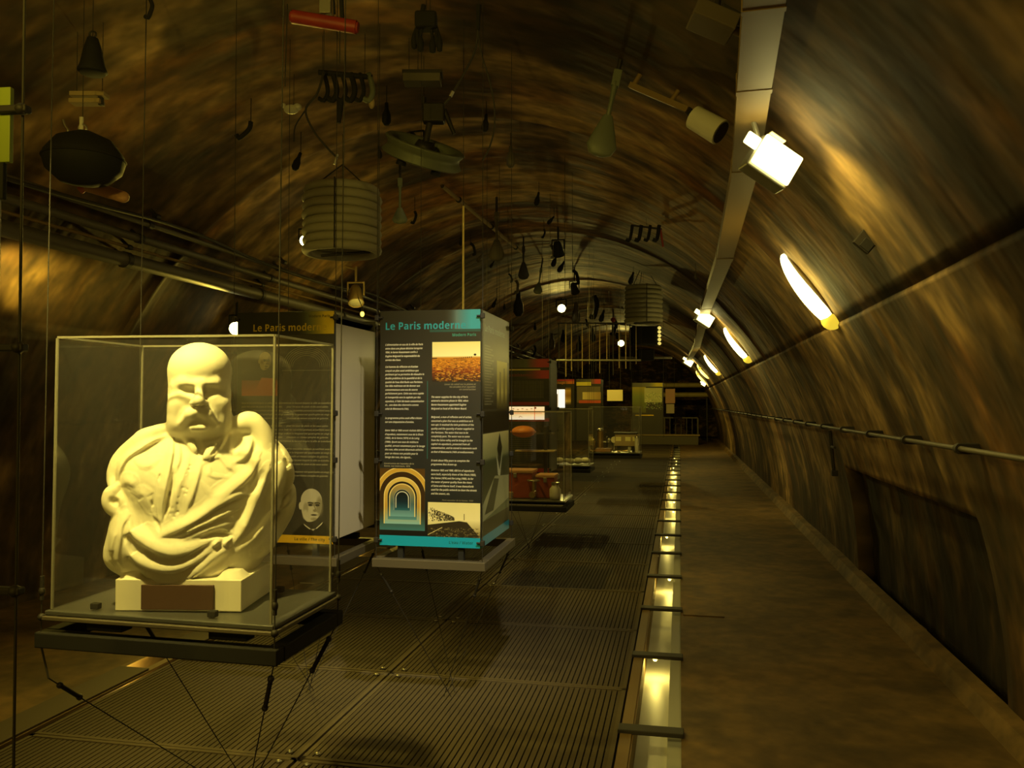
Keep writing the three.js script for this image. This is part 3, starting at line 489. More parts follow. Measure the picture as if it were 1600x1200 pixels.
  g.fillStyle = '#2a1c10'; g.fillRect(sx, sy + sh * 0.40, sw * 0.1, 6); for (let i = 0; i < 10; i++) g.fillRect(sx + sw * (0.45 + i * 0.04), sy + sh * (0.41 - 0.004 * i), 5, 9); g.beginPath(); g.ellipse(sx + sw * 0.89, sy + sh * 0.33, 9, 7, 0, 0, 7); g.fill();
  lines(g, ['Lever de soleil sur la plaine et', 'les arcades d’un aqueduc', 'en construction'], w * 0.955, h * 0.318, 17, 15, '#9f9474', 'right');
  const R = w * 0.515;
  lines(g, ['The water supplies for the city of Paris', 'entered a decisive phase in 1854, when', 'Baron Haussmann appointed Eugène', 'Belgrand as head of the Water Board.'], R, h * 0.372, lh, 17.5, INK, 'left', 'italic bold', 0.78);
  lines(g, ['Belgrand, a man of reflexion and of action,', 'conceived a plan that was as ambitious as it', 'was apt: it resolved the twin problems of the', 'quality and the quantity of water supplied to', 'the Parisians. The water that was to be', 'completely pure. The water was to come', 'from the Seine valley and be brought to the', 'capital via aqueducts, protected from all', 'contamination, and be stored in reservoirs such', 'as that of Montsouris (14th arrondissement).'], R, h * 0.457, lh, 17.5, INK, 'left', 'italic bold', 0.78);
  lines(g, ['It took about fifty years to complete the', 'programme thus drawn up.'], R, h * 0.640, lh, 17.5, INK, 'left', 'italic bold', 0.78);
  lines(g, ['Between 1865 and 1900, 600 km of aqueducts', 'were built, especially those of the Dhuis (1865),', 'the Vanne (1874) and the Loing (1900). As for', 'the water of poorer quality from the rivers', 'of Seine and Marne itself, it was thenceforth', 'used for the public network to clean the streets', 'and the sewers, etc.'], R, h * 0.682, lh, 17.5, INK, 'left', 'italic bold', 0.78);
  lines(g, ['Pont-aqueduc de la Vanne, 1900'], w * 0.93, h * 0.806, 17, 14, '#8a8064', 'right');
  // line and embankment print
  const bx = w * 0.485, by = h * 0.812, bw = w * 0.515, bh = h * 0.145; grad(g, bx, by, bw, bh, [[0, '#f4e7a0'], [0.5, '#fbeeb0'], [1, '#8a7a48']]);
  g.fillStyle = '#3b3320'; for (let i = 0; i < 420; i++) { const f = Math.pow(rnd(), 0.7) * 0.5, a = bh * 0.42 * (1 - f * 1.5); g.fillRect(bx + bw * f, by + bh * 0.52 - rnd() * a, 2 + rnd() * 4, 2 + rnd() * 8); }
  g.fillStyle = '#e9dfa0'; g.beginPath(); g.moveTo(bx, by + bh * 0.56); g.lineTo(bx + bw * 0.72, by + bh * 0.5); g.lineTo(bx, by + bh * 0.68); g.fill(); g.fillStyle = '#322a1a'; g.beginPath(); g.moveTo(bx, by + bh * 0.66); g.lineTo(bx + bw * 0.6, by + bh * 0.53); g.lineTo(bx + bw * 0.75, by + bh * 0.56); g.lineTo(bx + bw, by + bh); g.lineTo(bx, by + bh); g.fill();
  for (let i = 0; i < 220; i++) { g.fillStyle = ['#5d5232', '#171208', '#8a7b4c'][(rnd() * 3) | 0]; const f = rnd(); g.fillRect(bx + bw * f, by + bh * (0.72 + 0.28 * rnd()), 3 + 12 * rnd(), 2 + 4 * rnd()); } g.strokeStyle = '#d9cd90'; g.lineWidth = 4; g.beginPath(); g.moveTo(bx, by + bh * 0.95); g.lineTo(bx + bw * 0.28, by + bh * 0.72); g.stroke(); g.fillStyle = '#4a3a2c'; g.fillRect(bx + bw * 0.69, by + bh * 0.32, 4, 40);
  g.fillStyle = '#12a2d2'; g.fillRect(0, h * 0.957, w, h * 0.043); lines(g, ['L’eau / Water'], w * 0.93, h * 0.985, 0, 26, '#0e5f68', 'right', 'bold');
});
const tealSide = print(512, 1100, (g, w, h) => {
  g.fillStyle = '#3b382c'; g.fillRect(0, 0, w, h); grad(g, 0, 0, w, h * 0.42, [[0, '#8f9078'], [0.3, '#6d6d54'], [0.7, '#4a4630'], [1, '#1c1910']]);
  lines(g, ['Le Paris moderne'], w * 0.1, h * 0.085, 0, 44, '#a9c0a8', 'left', 'bold'); for (let i = 0; i < 22; i++) lines(g, ['les réservoirs et les conduites'.slice(0, 18 + (i * 7) % 12)], w * 0.1, h * (0.15 + i * 0.012), 0, 12, '#a8a283');
  grad(g, w * 0.52, h * 0.20, w * 0.4, h * 0.24, [[0, '#d9cf5a'], [0.35, '#a89a38'], [0.6, '#d6cb6c'], [1, '#1c160a']]); g.fillStyle = '#6e6220'; g.fillRect(w * 0.62, h * 0.25, w * 0.05, h * 0.16); g.fillRect(w * 0.78, h * 0.23, w * 0.04, h * 0.18); g.fillStyle = '#17120a'; g.fillRect(0, h * 0.43, w, h * 0.09);
  grad(g, w * 0.02, h * 0.525, w * 0.96, h * 0.37, [[0, '#e2da98'], [0.28, '#9ba070'], [0.34, '#3b4a34'], [0.6, '#20281e'], [1, '#6c7a5c']]); g.fillStyle = '#1f261c'; g.beginPath(); g.moveTo(w * 0.62, h * 0.53); g.lineTo(w * 0.72, h * 0.60); g.lineTo(w * 0.62, h * 0.68); g.lineTo(w * 0.53, h * 0.6); g.fill(); g.fillStyle = '#cfd2b4'; g.beginPath(); g.moveTo(w * 0.5, h * 0.62); g.lineTo(w * 0.62, h * 0.7); g.lineTo(w * 0.75, h * 0.6); g.lineTo(w * 0.64, h * 0.735); g.lineTo(w * 0.56, h * 0.72); g.fill();
  g.fillStyle = '#a9ad8a'; g.beginPath(); g.moveTo(w * 0.02, h * 0.83); g.lineTo(w * 0.45, h * 0.72); g.lineTo(w * 0.98, h * 0.74); g.lineTo(w * 0.98, h * 0.85); g.lineTo(w * 0.02, h * 0.895); g.fill(); g.fillStyle = '#2c3428'; g.beginPath(); g.moveTo(w * 0.1, h * 0.87); g.lineTo(w * 0.42, h * 0.73); g.lineTo(w * 0.6, h * 0.74); g.lineTo(w * 0.4, h * 0.87); g.fill();
  g.fillStyle = '#15120d'; g.fillRect(0, h * 0.895, w, h * 0.065); g.fillStyle = '#129ac8'; g.fillRect(0, h * 0.957, w, h * 0.043);
});
function soft(g, x, y, rx, ry, c, a = 1) { g.save(); g.translate(x, y); g.scale(rx, ry); const q = g.createRadialGradient(0, 0, 0, 0, 0, 1); q.addColorStop(0, c); q.addColorStop(0.6, c); q.addColorStop(1, c.slice(0, 7) + '00'); g.globalAlpha = a; g.fillStyle = q; g.beginPath(); g.arc(0, 0, 1, 0, 7); g.fill(); g.restore(); }
function portrait(g, x, y, r, tone) {          // an elderly bald man with white whiskers, half turned, printed as a cut-out
  const [skin, shade, line] = tone;
  g.fillStyle = skin; g.beginPath(); g.ellipse(x, y - r * 0.25, r * 0.80, r * 0.82, 0, 0, 7); g.fill(); g.beginPath(); g.moveTo(x - r * 0.78, y - r * 0.2); g.quadraticCurveTo(x - r * 0.8, y + r * 0.9, x - r * 0.3, y + r * 1.2); g.quadraticCurveTo(x + r * 0.3, y + r * 1.25, x + r * 0.62, y + r * 0.75); g.quadraticCurveTo(x + r * 0.86, y + r * 0.2, x + r * 0.8, y - r * 0.2); g.fill();
  g.beginPath(); g.ellipse(x - r * 0.82, y + r * 0.12, r * 0.13, r * 0.26, 0, 0, 7); g.fill();
  soft(g, x + r * 0.62, y + r * 0.15, r * 0.34, r * 0.8, shade, 0.75); soft(g, x - r * 0.42, y + r * 0.3, r * 0.24, r * 0.5, shade, 0.55); soft(g, x + r * 0.2, y - r * 0.02, r * 0.52, r * 0.17, shade, 0.8);
  for (const k of [-0.08, 0.46]) { soft(g, x + r * k, y + r * 0.05, r * 0.19, r * 0.10, line, 0.95); g.strokeStyle = line; g.lineWidth = r * 0.07; g.beginPath(); g.moveTo(x + r * (k - 0.2), y - r * 0.08); g.quadraticCurveTo(x + r * k, y - r * 0.17, x + r * (k + 0.2), y - r * 0.06); g.stroke(); }
  soft(g, x + r * 0.27, y + r * 0.42, r * 0.17, r * 0.12, shade, 0.9); g.strokeStyle = shade; g.lineWidth = r * 0.06; g.beginPath(); g.moveTo(x + r * 0.2, y + r * 0.05); g.lineTo(x + r * 0.34, y + r * 0.38); g.stroke();
  soft(g, x + r * 0.2, y + r * 0.62, r * 0.4, r * 0.12, skin, 1); soft(g, x + r * 0.2, y + r * 0.72, r * 0.28, r * 0.07, line, 0.9); soft(g, x - r * 0.45, y + r * 0.72, r * 0.26, r * 0.42, skin, 0.9); soft(g, x + r * 0.2, y + r * 1.0, r * 0.3, r * 0.14, shade, 0.6);
}
const yellowFront = print(700, 1500, (g, w, h) => {
  g.fillStyle = '#38342a'; g.fillRect(0, 0, w, h); grad(g, 0, 0, w, h * 0.10, [[0, '#15130e'], [1, '#1d1b13']]); grad(g, w * 0.62, 0, w * 0.38, h * 0.098, [[0, 'rgba(60,58,30,0)'], [0.3, '#4b5038'], [0.75, '#c2a818'], [1, '#d6b41a']], true);
  lines(g, ['Modern Paris'], w * 0.96, h * 0.026, 0, 24, '#3a330c', 'right', 'bold'); lines(g, ['Le Paris moderne'], w * 0.16, h * 0.083, 0, 64, '#b59a1e', 'left', 'bold');
  const px = w * 0.05, py = h * 0.13, pw = w * 0.38, ph = h * 0.235; grad(g, px, py, pw, ph, [[0, '#3a3328'], [0.7, '#3b3024'], [0.72, '#8a4312'], [1, '#c5641c']]); portrait(g, px + pw * 0.64, py + ph * 0.34, pw * 0.2, ['#a39468', '#5e5236', '#2a2418']); g.fillStyle = '#b5591a'; g.beginPath(); g.moveTo(px + pw * 0.3, py + ph); g.lineTo(px + pw * 0.55, py + ph * 0.66); g.lineTo(px + pw * 0.95, py + ph * 0.68); g.lineTo(px + pw, py + ph); g.fill();
  g.strokeStyle = '#8f8868'; g.lineWidth = 3; for (let i = 0; i < 6; i++) { g.beginPath(); g.ellipse(w * 0.72, h * 0.24, w * (0.24 - i * 0.02), h * (0.09 - i * 0.008), 0, Math.PI, 0); g.stroke(); } g.beginPath(); g.moveTo(w * 0.47, h * 0.255); g.lineTo(w * 0.97, h * 0.255); g.stroke();
  const words = ['Sous le Second Empire la ville se transforme', 'et les nouvelles avenues accueillent sous leur', 'chaussée un réseau complet de galeries', 'pour les eaux de pluie et les eaux usées', 'dont la longueur est quadruplée en vingt ans'];
  for (const [x0, n, y0] of [[0.05, 22, 0.40], [0.52, 20, 0.40]]) for (let i = 0; i < n; i++) if (i % 6 !== 5) lines(g, [words[(i * 3) % 5]], w * x0, h * (y0 + i * 0.0165), 0, 15.5, '#c7bd92');
  portrait(g, w * 0.78, h * 0.832, w * 0.135, ['#cfc6a4', '#877d5e', '#2c271c']); g.fillStyle = '#d8d0b0'; g.beginPath(); g.moveTo(w * 0.70, h * 0.915); g.lineTo(w * 0.80, h * 0.945); g.lineTo(w * 0.90, h * 0.905); g.lineTo(w * 0.86, h * 0.935); g.lineTo(w * 0.74, h * 0.94); g.fill(); g.fillStyle = '#15130f'; g.beginPath(); g.moveTo(w * 0.58, h * 0.967); g.lineTo(w * 0.69, h * 0.918); g.lineTo(w * 0.8, h * 0.95); g.lineTo(w * 0.91, h * 0.908); g.lineTo(w, h * 0.967); g.fill();
  g.fillStyle = '#d5a81c'; g.fillRect(0, h * 0.966, w, h * 0.034); lines(g, ['La ville / The city'], w * 0.92, h * 0.989, 0, 27, '#3f330a', 'right', 'bold');
});
// generic headed panel of the distant columns: header colour, body prints
function farPrint(head, body) { return print(360, 780, (g, w, h) => { g.fillStyle = '#26221b'; g.fillRect(0, 0, w, h); grad(g, 0, 0, w, h * 0.075, [[0, '#3a352c'], [0.55, '#5b5a44'], [0.8, head], [1, head]], true); body(g, w, h); }); }
const redPrint = farPrint('#c02a38', (g, w, h) => {
  g.fillStyle = '#e8cf6a'; g.fillRect(w * 0.08, h * 0.088, w * 0.75, h * 0.012); grad(g, 0, h * 0.10, w, h * 0.075, [[0, '#12100c'], [0.5, '#2c2d20'], [0.85, '#c22a3a'], [1, '#c8323e']], true); lines(g, ['L’assainissement'], w * 0.06, h * 0.155, 0, 30, '#8a2a2a', 'left', 'bold');
  g.fillStyle = '#8d8460'; g.beginPath(); g.moveTo(0, h * 0.20); g.lineTo(w * 0.22, h * 0.20); g.lineTo(w * 0.22, h * 0.31); g.fill(); for (let i = 0; i < 13; i++) lines(g, ['Les égouts de la ville et leur entretien par les agents'], w * 0.26, h * (0.20 + i * 0.012), 0, 9, '#80785a');
  g.fillStyle = '#a02030'; g.fillRect(0, h * 0.38, w, h * 0.03); g.fillStyle = '#e8424e'; g.fillRect(0, h * 0.525, w, h * 0.028); for (let i = 0; i < 20; i++) lines(g, ['Les collecteurs principaux et secondaires'], w * 0.06, h * (0.6 + i * 0.017), 0, 11, '#80785a'); g.fillStyle = '#c02a38'; g.fillRect(0, h * 0.965, w, h * 0.035);
});
const redLit = print(320, 150, (g, w, h) => { grad(g, 0, 0, w, h, [[0, '#fff6dc'], [0.5, '#ffd9a0'], [0.7, '#fff2d0'], [1, '#ffffff']]); g.fillStyle = '#d8542a'; g.fillRect(w * 0.78, 0, 4, h); g.fillRect(w * 0.05, h * 0.5, w * 0.9, 4); g.fillStyle = '#7a4a30'; for (let i = 0; i < 7; i++) { g.beginPath(); g.ellipse(w * (0.12 + i * 0.1), h * (0.16 + 0.06 * (i % 2)), 8, 4, 0, 0, 7); g.fill(); } g.fillRect(w * 0.78, h * 0.02, 14, 22); g.strokeStyle = '#7a4a30'; g.lineWidth = 3; g.beginPath(); g.moveTo(w * 0.44, h * 0.85); g.lineTo(w * 0.47, h * 0.72); g.lineTo(w * 0.52, h * 0.84); g.stroke(); });
const orangePrint = farPrint('#d0741c', (g, w, h) => { g.fillStyle = '#c03040'; g.fillRect(0, 0, w, h * 0.03); lines(g, ['Le stockage'], w * 0.04, h * 0.072, 0, 40, '#e08a2a', 'left', 'bold'); grad(g, w * 0.62, h * 0.12, w * 0.32, h * 0.30, [[0, '#2c2010'], [0.2, '#e0b040'], [0.5, '#b07a1c'], [0.8, '#f0d070'], [1, '#3a2a12']]); g.fillStyle = '#2c2010'; g.fillRect(w * 0.62, h * 0.12, w * 0.06, h * 0.3); g.fillRect(w * 0.88, h * 0.12, w * 0.08, h * 0.3); g.fillStyle = '#8a5a2c'; g.fillRect(w * 0.2, h * 0.2, w * 0.2, h * 0.1); });
const yellowPrint = farPrint('#c23a3a', (g, w, h) => { g.fillStyle = '#e2d24a'; g.fillRect(0, h * 0.045, w * 0.6, h * 0.06); g.fillStyle = '#6a5f48'; g.fillRect(w * 0.02, h * 0.12, w * 0.96, h * 0.26); grad(g, w * 0.25, h * 0.21, w * 0.75, h * 0.12, [[0, '#e2d08a'], [1, '#a8864a']], true); g.fillStyle = '#c8532c'; g.fillRect(w * 0.1, h * 0.345, w * 0.9, h * 0.045); });
const greenPrint = farPrint('#a99a1c', (g, w, h) => { grad(g, 0, h * 0.08, w * 0.45, h * 0.5, [[0, '#8a7d1c'], [0.4, '#5f6a2a'], [1, '#4a4a20']]); g.fillStyle = '#9a9a70'; g.fillRect(w * 0.4, h * 0.1, w * 0.58, h * 0.28); for (let i = 0; i < 260; i++) { g.strokeStyle = ['#6a8a3a', '#a8b06a', '#3d5a24', '#d8d8b0'][(rnd() * 4) | 0]; g.lineWidth = 3; const x = w * rr(0.4, 0.98), y = h * rr(0.2, 0.52); g.beginPath(); g.moveTo(x, y); g.lineTo(x + rr(-20, 20), y + rr(-22, 12)); g.stroke(); } g.fillStyle = '#c2a014'; g.fillRect(w * 0.1, h * 0.62, w * 0.6, h * 0.02); });
const oliveBody = std([0.06, 0.055, 0.045], 0.6);
const matte = (map, rough = 0.45) => std([1, 1, 1], rough, 0, { map });
// a square column of four boards on a bar frame, hung by a cable at each corner; the near right-hand edge stands at (xr, zf)
function column(name, label, xr, zf, w, d, y0, y1, opts) {
  const t = thing(name, label, 'display column', [xr - w / 2, y0, zf - d / 2], 0), h = y1 - y0, b = 0.012;
  const f = part('front_board', rbox(w, h, b, 0, h / 2, d / 2 - b / 2, 0.003), M.dark, t); part('print', new THREE.PlaneGeometry(w - 0.004, h - 0.004).translate(0, h / 2, d / 2 + 0.0012), matte(opts.front), f);
  const s = part('side_board', rbox(b, h * (opts.sideH || 1), d - 2 * b, w / 2 - b / 2, h / 2 - h * (1 - (opts.sideH || 1)) * 0.25, 0, 0.003), opts.sideMat || M.dark, t);
  if (opts.side) part('print', new THREE.PlaneGeometry(d - 2 * b, h - 0.004).rotateY(Math.PI / 2).translate(w / 2 + 0.0012, h / 2, 0), matte(opts.side, 0.3), s);
  part('back_board', rbox(w, h, b, 0, h / 2, -d / 2 + b / 2, 0.003), M.dark, t); part('left_board', rbox(b, h, d - 2 * b, -w / 2 + b / 2, h / 2, 0, 0.003), M.dark, t);
  part('inner_shelf', box(w - 2 * b, 0.01, d - 2 * b, 0, h * 0.98, 0), M.dark, t);
  const c = [[-w / 2 - 0.012, d / 2 + 0.012], [w / 2 + 0.012, d / 2 + 0.012], [w / 2 + 0.012, -d / 2 - 0.012], [-w / 2 - 0.012, -d / 2 - 0.012]];
  hangCables(t, c, y0 - 0.08, opts.thin || 0.0018);
  if (opts.simple) return t;
  for (const [x, z] of c) for (const y of [0.03, h * 0.36, h * 0.56, h * 0.97]) part('cable_clamp', [rbox(0.022, 0.028, 0.022, x, y, z, 0.004), rod(V(x, y, z), V(x - Math.sign(x) * 0.03, y, z), 0.005)], M.iron, t);
  lowerFrame(t, w + 0.06, d + 0.06, -0.085, 0.045, M.tray);
  for (const x of [-1, 1]) part('spacer_block', rbox(0.03, 0.07, 0.03, x * w * 0.3, -0.035, d / 2 - 0.03, 0.003), M.black, t); part('spacer_rail', rbox(w * 0.8, 0.03, 0.05, 0, -0.03, -d * 0.3, 0.003), M.black, t);
  tieWire(t, V(c[0][0], -0.10, c[0][1]), V(c[0][0] + 0.3, -y0, c[0][1] - 0.35)); tieWire(t, V(c[1][0], -0.10, c[1][1]), V(c[1][0] - 0.3, -y0, c[1][1] - 0.35)); tieWire(t, V(c[2][0], -0.10, c[2][1]), V(c[2][0] - 0.3, -y0, c[2][1] + 0.3)); tieWire(t, V(c[3][0], -0.10, c[3][1]), V(c[3][0] + 0.3, -y0, c[3][1] + 0.3));
  return t;
}
const teal = column('display_column', 'dark four-sided panel column with teal header, text and sunset photo', -0.98, -3.99, 0.536, 0.70, 0.87, 2.076, { front: tealFront, side: tealSide });
{ const y1 = vaultY(-1.2) - 0.87; part('pale_cable', rod(V(0.05, 1.2, -0.12), V(0.05, 1.85, -0.12), 0.006), std([0.75, 0.6, 0.25], 0.4, 0.3), teal); part('cable', rod(V(0.05, 1.85, -0.12), V(0.05, y1, -0.12), 0.002), M.darkCable, teal); }  // pale lower length above the column, thin dark length over it
column('display_column', 'dark panel column with yellow header and printed portraits, behind the bust case', -1.742, -3.93, 0.55, 0.585, 0.875, 2.078, { front: yellowFront, sideMat: M.paleBoard, sideH: 0.93 });
{
  const t = column('display_column', 'dark panel column with red header and small glowing panel', -1.345, -8.5, 0.55, 0.55, 0.87, 2.07, { front: redPrint });
  part('lit_panel', rbox(0.50, 0.145, 0.02, -0.02, 0.625, 0.28, 0.003), M.whitePaint, t); const q = part('lit_print', new THREE.PlaneGeometry(0.49, 0.135).translate(-0.02, 0.625, 0.2915), new THREE.MeshStandardMaterial({ map: redLit, emissiveMap: redLit, emissive: new THREE.Color(1, 0.85, 0.6), emissiveIntensity: 0.9, roughness: 0.5 }), t);
  const l = new THREE.RectAreaLight(new THREE.Color(1, 0.8, 0.5), 0.6, 0.49, 0.13); l.position.set(-1.62 - 0.02, 0.87 + 0.625, -8.5 + 0.03); l.lookAt(-1.64, 1.49, 0); scene.add(l);
  const u = column('display_column', 'distant panel column with orange header beside a white lit panel', -2.02, -15.9, 0.55, 0.55, 0.87, 2.07, { front: orangePrint, simple: true });
  part('lit_panel', rbox(0.30, 0.36, 0.02, -0.06, 0.82, 0.285, 0.003), glow(new THREE.Color(1, 0.93, 0.78), 1.1), u); { const k = new THREE.RectAreaLight(new THREE.Color(1, 0.93, 0.78), 0.8, 0.3, 0.36); k.position.set(-2.355, 1.69, -15.84); k.lookAt(-2.355, 1.69, 0); scene.add(k); } part('dark_cutout', rbox(0.16, 0.30, 0.02, -0.13, 0.76, 0.305, 0.003), M.tan, u);
  column('display_column', 'distant panel column with red and yellow header strips', -1.50, -15.9, 0.48, 0.5, 0.87, 2.07, { front: yellowPrint, simple: true });
  column('display_column', 'distant olive green panel column with plant pictures', -0.37, -18.6, 0.68, 0.6, 0.9, 2.06, { front: greenPrint, simple: true });
}

// ---- further glazed cases and what they hold ----
function farCase(label, xr, zf, w, d, y0, h, rich) {
  const t = thing('display_case', label, 'display case', [xr - w / 2, y0, zf - d / 2], 0); glassCase(t, w, d, h);
  part('base_plate', rbox(w + 0.03, 0.016, d + 0.03, 0, -0.010, 0, 0.004), M.plate, t); lowerFrame(t, w + 0.05, d + 0.05, -0.075, 0.045, rich ? M.blackMatte : M.black);
  hangCables(t, [[-w / 2 - 0.015, d / 2], [w / 2 + 0.015, d / 2], [w / 2 + 0.015, -d / 2], [-w / 2 - 0.015, -d / 2]], y0 - 0.08, 0.002);
  return t;
}
farCase('glazed display case holding red boxes, hung behind the teal column', -0.977, -6.95, 0.66, 0.5, 0.766, 0.755, true);
{
  const z = -7.18, y = 0.766;
  const bx = (name, label, x, w, h, d, zz, mat) => { const t = thing(name, label, 'box', [x, y, zz]); part('body', rbox(w, h, d, 0, h / 2, 0, 0.008), mat, t); part('lid', rbox(w + 0.012, 0.025, d + 0.012, 0, h + 0.012, 0, 0.006), M.pinkWood, t); part('clasp', rbox(0.03, 0.04, 0.012, 0, h - 0.02, d / 2 + 0.006, 0.003), M.steel, t); };
  bx('crate', 'red wooden chest at left in the red box case', -1.42, 0.30, 0.22, 0.26, z, std([0.35, 0.06, 0.03], 0.6)); bx('crate', 'smaller red chest at right in the red box case', -1.16, 0.16, 0.18, 0.22, z - 0.02, std([0.30, 0.05, 0.03], 0.6));
  const s = thing('shelf_stand', 'dark upright shelf stand behind the red chests', 'stand', [-1.26, y, z - 0.185]); part('post', rbox(0.03, 0.62, 0.03, 0.06, 0.31, 0), M.iron, s); part('shelf', rbox(0.36, 0.014, 0.16, -0.05, 0.56, 0, 0.003), M.glass, s); part('shelf', rbox(0.36, 0.014, 0.16, -0.03, 0.40, 0, 0.003), M.tan, s);
  place('orange_cap', 'rounded orange cap on the top shelf of the red box case', 'helmet', mg([ball(0.10, 0, 0, 0, 1.1, 0.55, 1, 16), new THREE.CylinderGeometry(0.118, 0.118, 0.012, 24)]), std([0.6, 0.2, 0.05], 0.5), [-1.40, y + 0.574, z - 0.15]);
  const j = thing('jar', 'small pale jar in front right corner of red box case', 'jar', [-1.06, y, -7.02]); part('body', lathe([[0, 0], [0.045, 0], [0.05, 0.03], [0.05, 0.09], [0.03, 0.115], [0.03, 0.13]], 18), M.whitePaint, j); part('lid', new THREE.CylinderGeometry(0.034, 0.034, 0.02, 16).translate(0, 0.14, 0), M.steel, j);
  const k = thing('specimen_block', 'small tan specimen block at front of red box case', 'block', [-1.47, y, -7.0]); part('block', rbox(0.08, 0.06, 0.06, 0, 0.03, 0, 0.008), M.tan, k);
  const v = thing('valve', 'brass valve with handwheel lying between the red chests', 'valve', [-1.255, y, -7.035]); part('body', [rod(V(0, 0.04, -0.05), V(0, 0.04, 0.06), 0.028, 0.028, 14), rod(V(0, 0.04, 0), V(0, 0.16, 0), 0.012)], std([0.5, 0.38, 0.14], 0.35, 0.8), v); part('handwheel', torus(0.05, 0.008).rotateX(Math.PI / 2).translate(0, 0.16, 0), M.steel, v);
}
farCase('narrow glazed display case with white stones, second glazed case beyond the bust', -1.18, -10.75, 0.6, 0.55, 0.78, 0.74, false);
for (let i = 0; i < 6; i++) place('stone', 'pale rounded stone, ' + ['first', 'second', 'third', 'fourth', 'fifth', 'sixth'][i] + ' from left, on the floor of the narrow case', 'stone', ball(rr(0.035, 0.06), 0, 0, 0, rr(0.9, 1.3), 0.75, 1, 9), M.whitePaint, [-1.68 + i * 0.085, 0.825, -10.86 - (i % 3) * 0.09], 'pale stones in the narrow case');
farCase('wide glazed display case with model machine, farthest glazed case', -0.66, -13.75, 0.84, 0.6, 0.775, 0.76, true);
{
  const m = thing('model_machine', 'dark model machine with brass fittings in the farthest case', 'model', [-1.28, 0.775, -14.05]); part('base', rbox(0.26, 0.05, 0.3, 0, 0.025, 0, 0.006), M.wood, m); part('boiler', rod(V(-0.06, 0.06, 0), V(-0.06, 0.34, 0), 0.055, 0.05, 16), std([0.45, 0.30, 0.10], 0.3, 0.8), m); part('dome', ball(0.055, -0.06, 0.36, 0, 1, 0.7, 1), M.steel, m); part('flywheel', torus(0.085, 0.012).rotateY(Math.PI / 2).translate(0.06, 0.16, 0), M.iron, m); for (let i = 0; i < 3; i++) part('spoke', rod(V(0.06, 0.16 - 0.08 * Math.cos(i * 1.05), -0.08 * Math.sin(i * 1.05)), V(0.06, 0.16 + 0.08 * Math.cos(i * 1.05), 0.08 * Math.sin(i * 1.05)), 0.005), M.iron, m); part('axle', rod(V(-0.02, 0.16, 0), V(0.09, 0.16, 0), 0.01), M.steel, m);
  const b = thing('model_building', 'small model building with pale windows in the farthest case', 'model', [-0.90, 0.775, -14.05]); part('block', rbox(0.36, 0.20, 0.24, 0, 0.20, 0, 0.005), M.tan, b); part('roof', rbox(0.40, 0.03, 0.28, 0, 0.315, 0, 0.005), M.iron, b); part('leg', rbox(0.05, 0.10, 0.05, 0.06, 0.05, 0.06), M.whitePaint, b); part('leg', rbox(0.05, 0.10, 0.05, -0.12, 0.05, 0.06), M.iron, b); part('leg', rbox(0.05, 0.10, 0.05, 0.12, 0.05, -0.08), M.iron, b); for (const x of [-0.12, 0.04, 0.14]) part('window', box(x > 0.1 ? 0.04 : 0.09, 0.07, 0.008, x, 0.22, 0.123), std([0.9, 0.82, 0.35], 0.5), b);
  const fl = ['brass lamp with domed top at left of the farthest case', 'clear stoppered flask in front of the model machine', 'small pale-dialled gauge on a foot behind the model machine', 'short white pump cylinder at right front of farthest case', 'brass nozzle lying at front of the farthest case'];
  const g0 = thing('brass_lamp', fl[0], 'lamp', [-1.445, 0.775, -13.83]); part('base', lathe([[0, 0], [0.05, 0], [0.045, 0.03], [0.02, 0.05], [0, 0.05]], 18), std([0.5, 0.36, 0.12], 0.25, 0.9), g0); part('body', lathe([[0.02, 0.05], [0.045, 0.09], [0.045, 0.2], [0.02, 0.25], [0, 0.27]], 18), std([0.55, 0.42, 0.15], 0.2, 0.9), g0);
  const g1 = thing('flask', fl[1], 'flask', [-1.17, 0.775, -13.83]); part('body', lathe([[0, 0], [0.05, 0], [0.05, 0.09], [0.018, 0.14], [0.018, 0.20]], 20), M.glass, g1); part('stopper', ball(0.022, 0, 0.215, 0), M.whitePaint, g1);
  const g2 = thing('gauge', fl[2], 'gauge', [-1.12, 0.775, -14.28]); part('foot', lathe([[0, 0], [0.04, 0], [0.012, 0.03], [0.01, 0.14], [0, 0.14]], 16), M.steel, g2); part('dial', rod(V(0, 0.19, -0.012), V(0, 0.19, 0.014), 0.055, 0.055, 22), std([0.85, 0.8, 0.6], 0.3), g2);
  const g3 = thing('pump_cylinder', fl[3], 'pump', [-0.71, 0.775, -13.85]); part('cylinder', rod(V(0, 0, 0), V(0, 0.24, 0), 0.032, 0.032, 18), M.whitePaint, g3); part('cap', rod(V(0, 0.24, 0), V(0, 0.27, 0), 0.038, 0.03, 18), M.steel, g3);
  const g4 = thing('nozzle', fl[4], 'nozzle', [-0.93, 0.775, -13.84]); part('barrel', rod(V(-0.09, 0.022, 0), V(0.06, 0.022, 0), 0.010, 0.02, 16), std([0.55, 0.42, 0.15], 0.2, 0.9), g4); part('collar', rod(V(0.06, 0.024, 0), V(0.09, 0.024, 0), 0.024, 0.024, 16), M.steel, g4);
  const c = thing('card_panel', 'pale yellow information card standing behind the farthest case', 'sign', [-1.14, 1.62, -14.75]); part('card', rbox(0.28, 0.2, 0.01, 0, 0.12, 0, 0.002), std([0.85, 0.75, 0.4], 0.6), c); part('wire', rod(V(-0.1, 0.2, 0), V(-0.1, 2.1, 0), 0.003), M.cable, c); part('wire', rod(V(0.1, 0.2, 0), V(0.1, 2.1, 0), 0.003), M.cable, c);
}
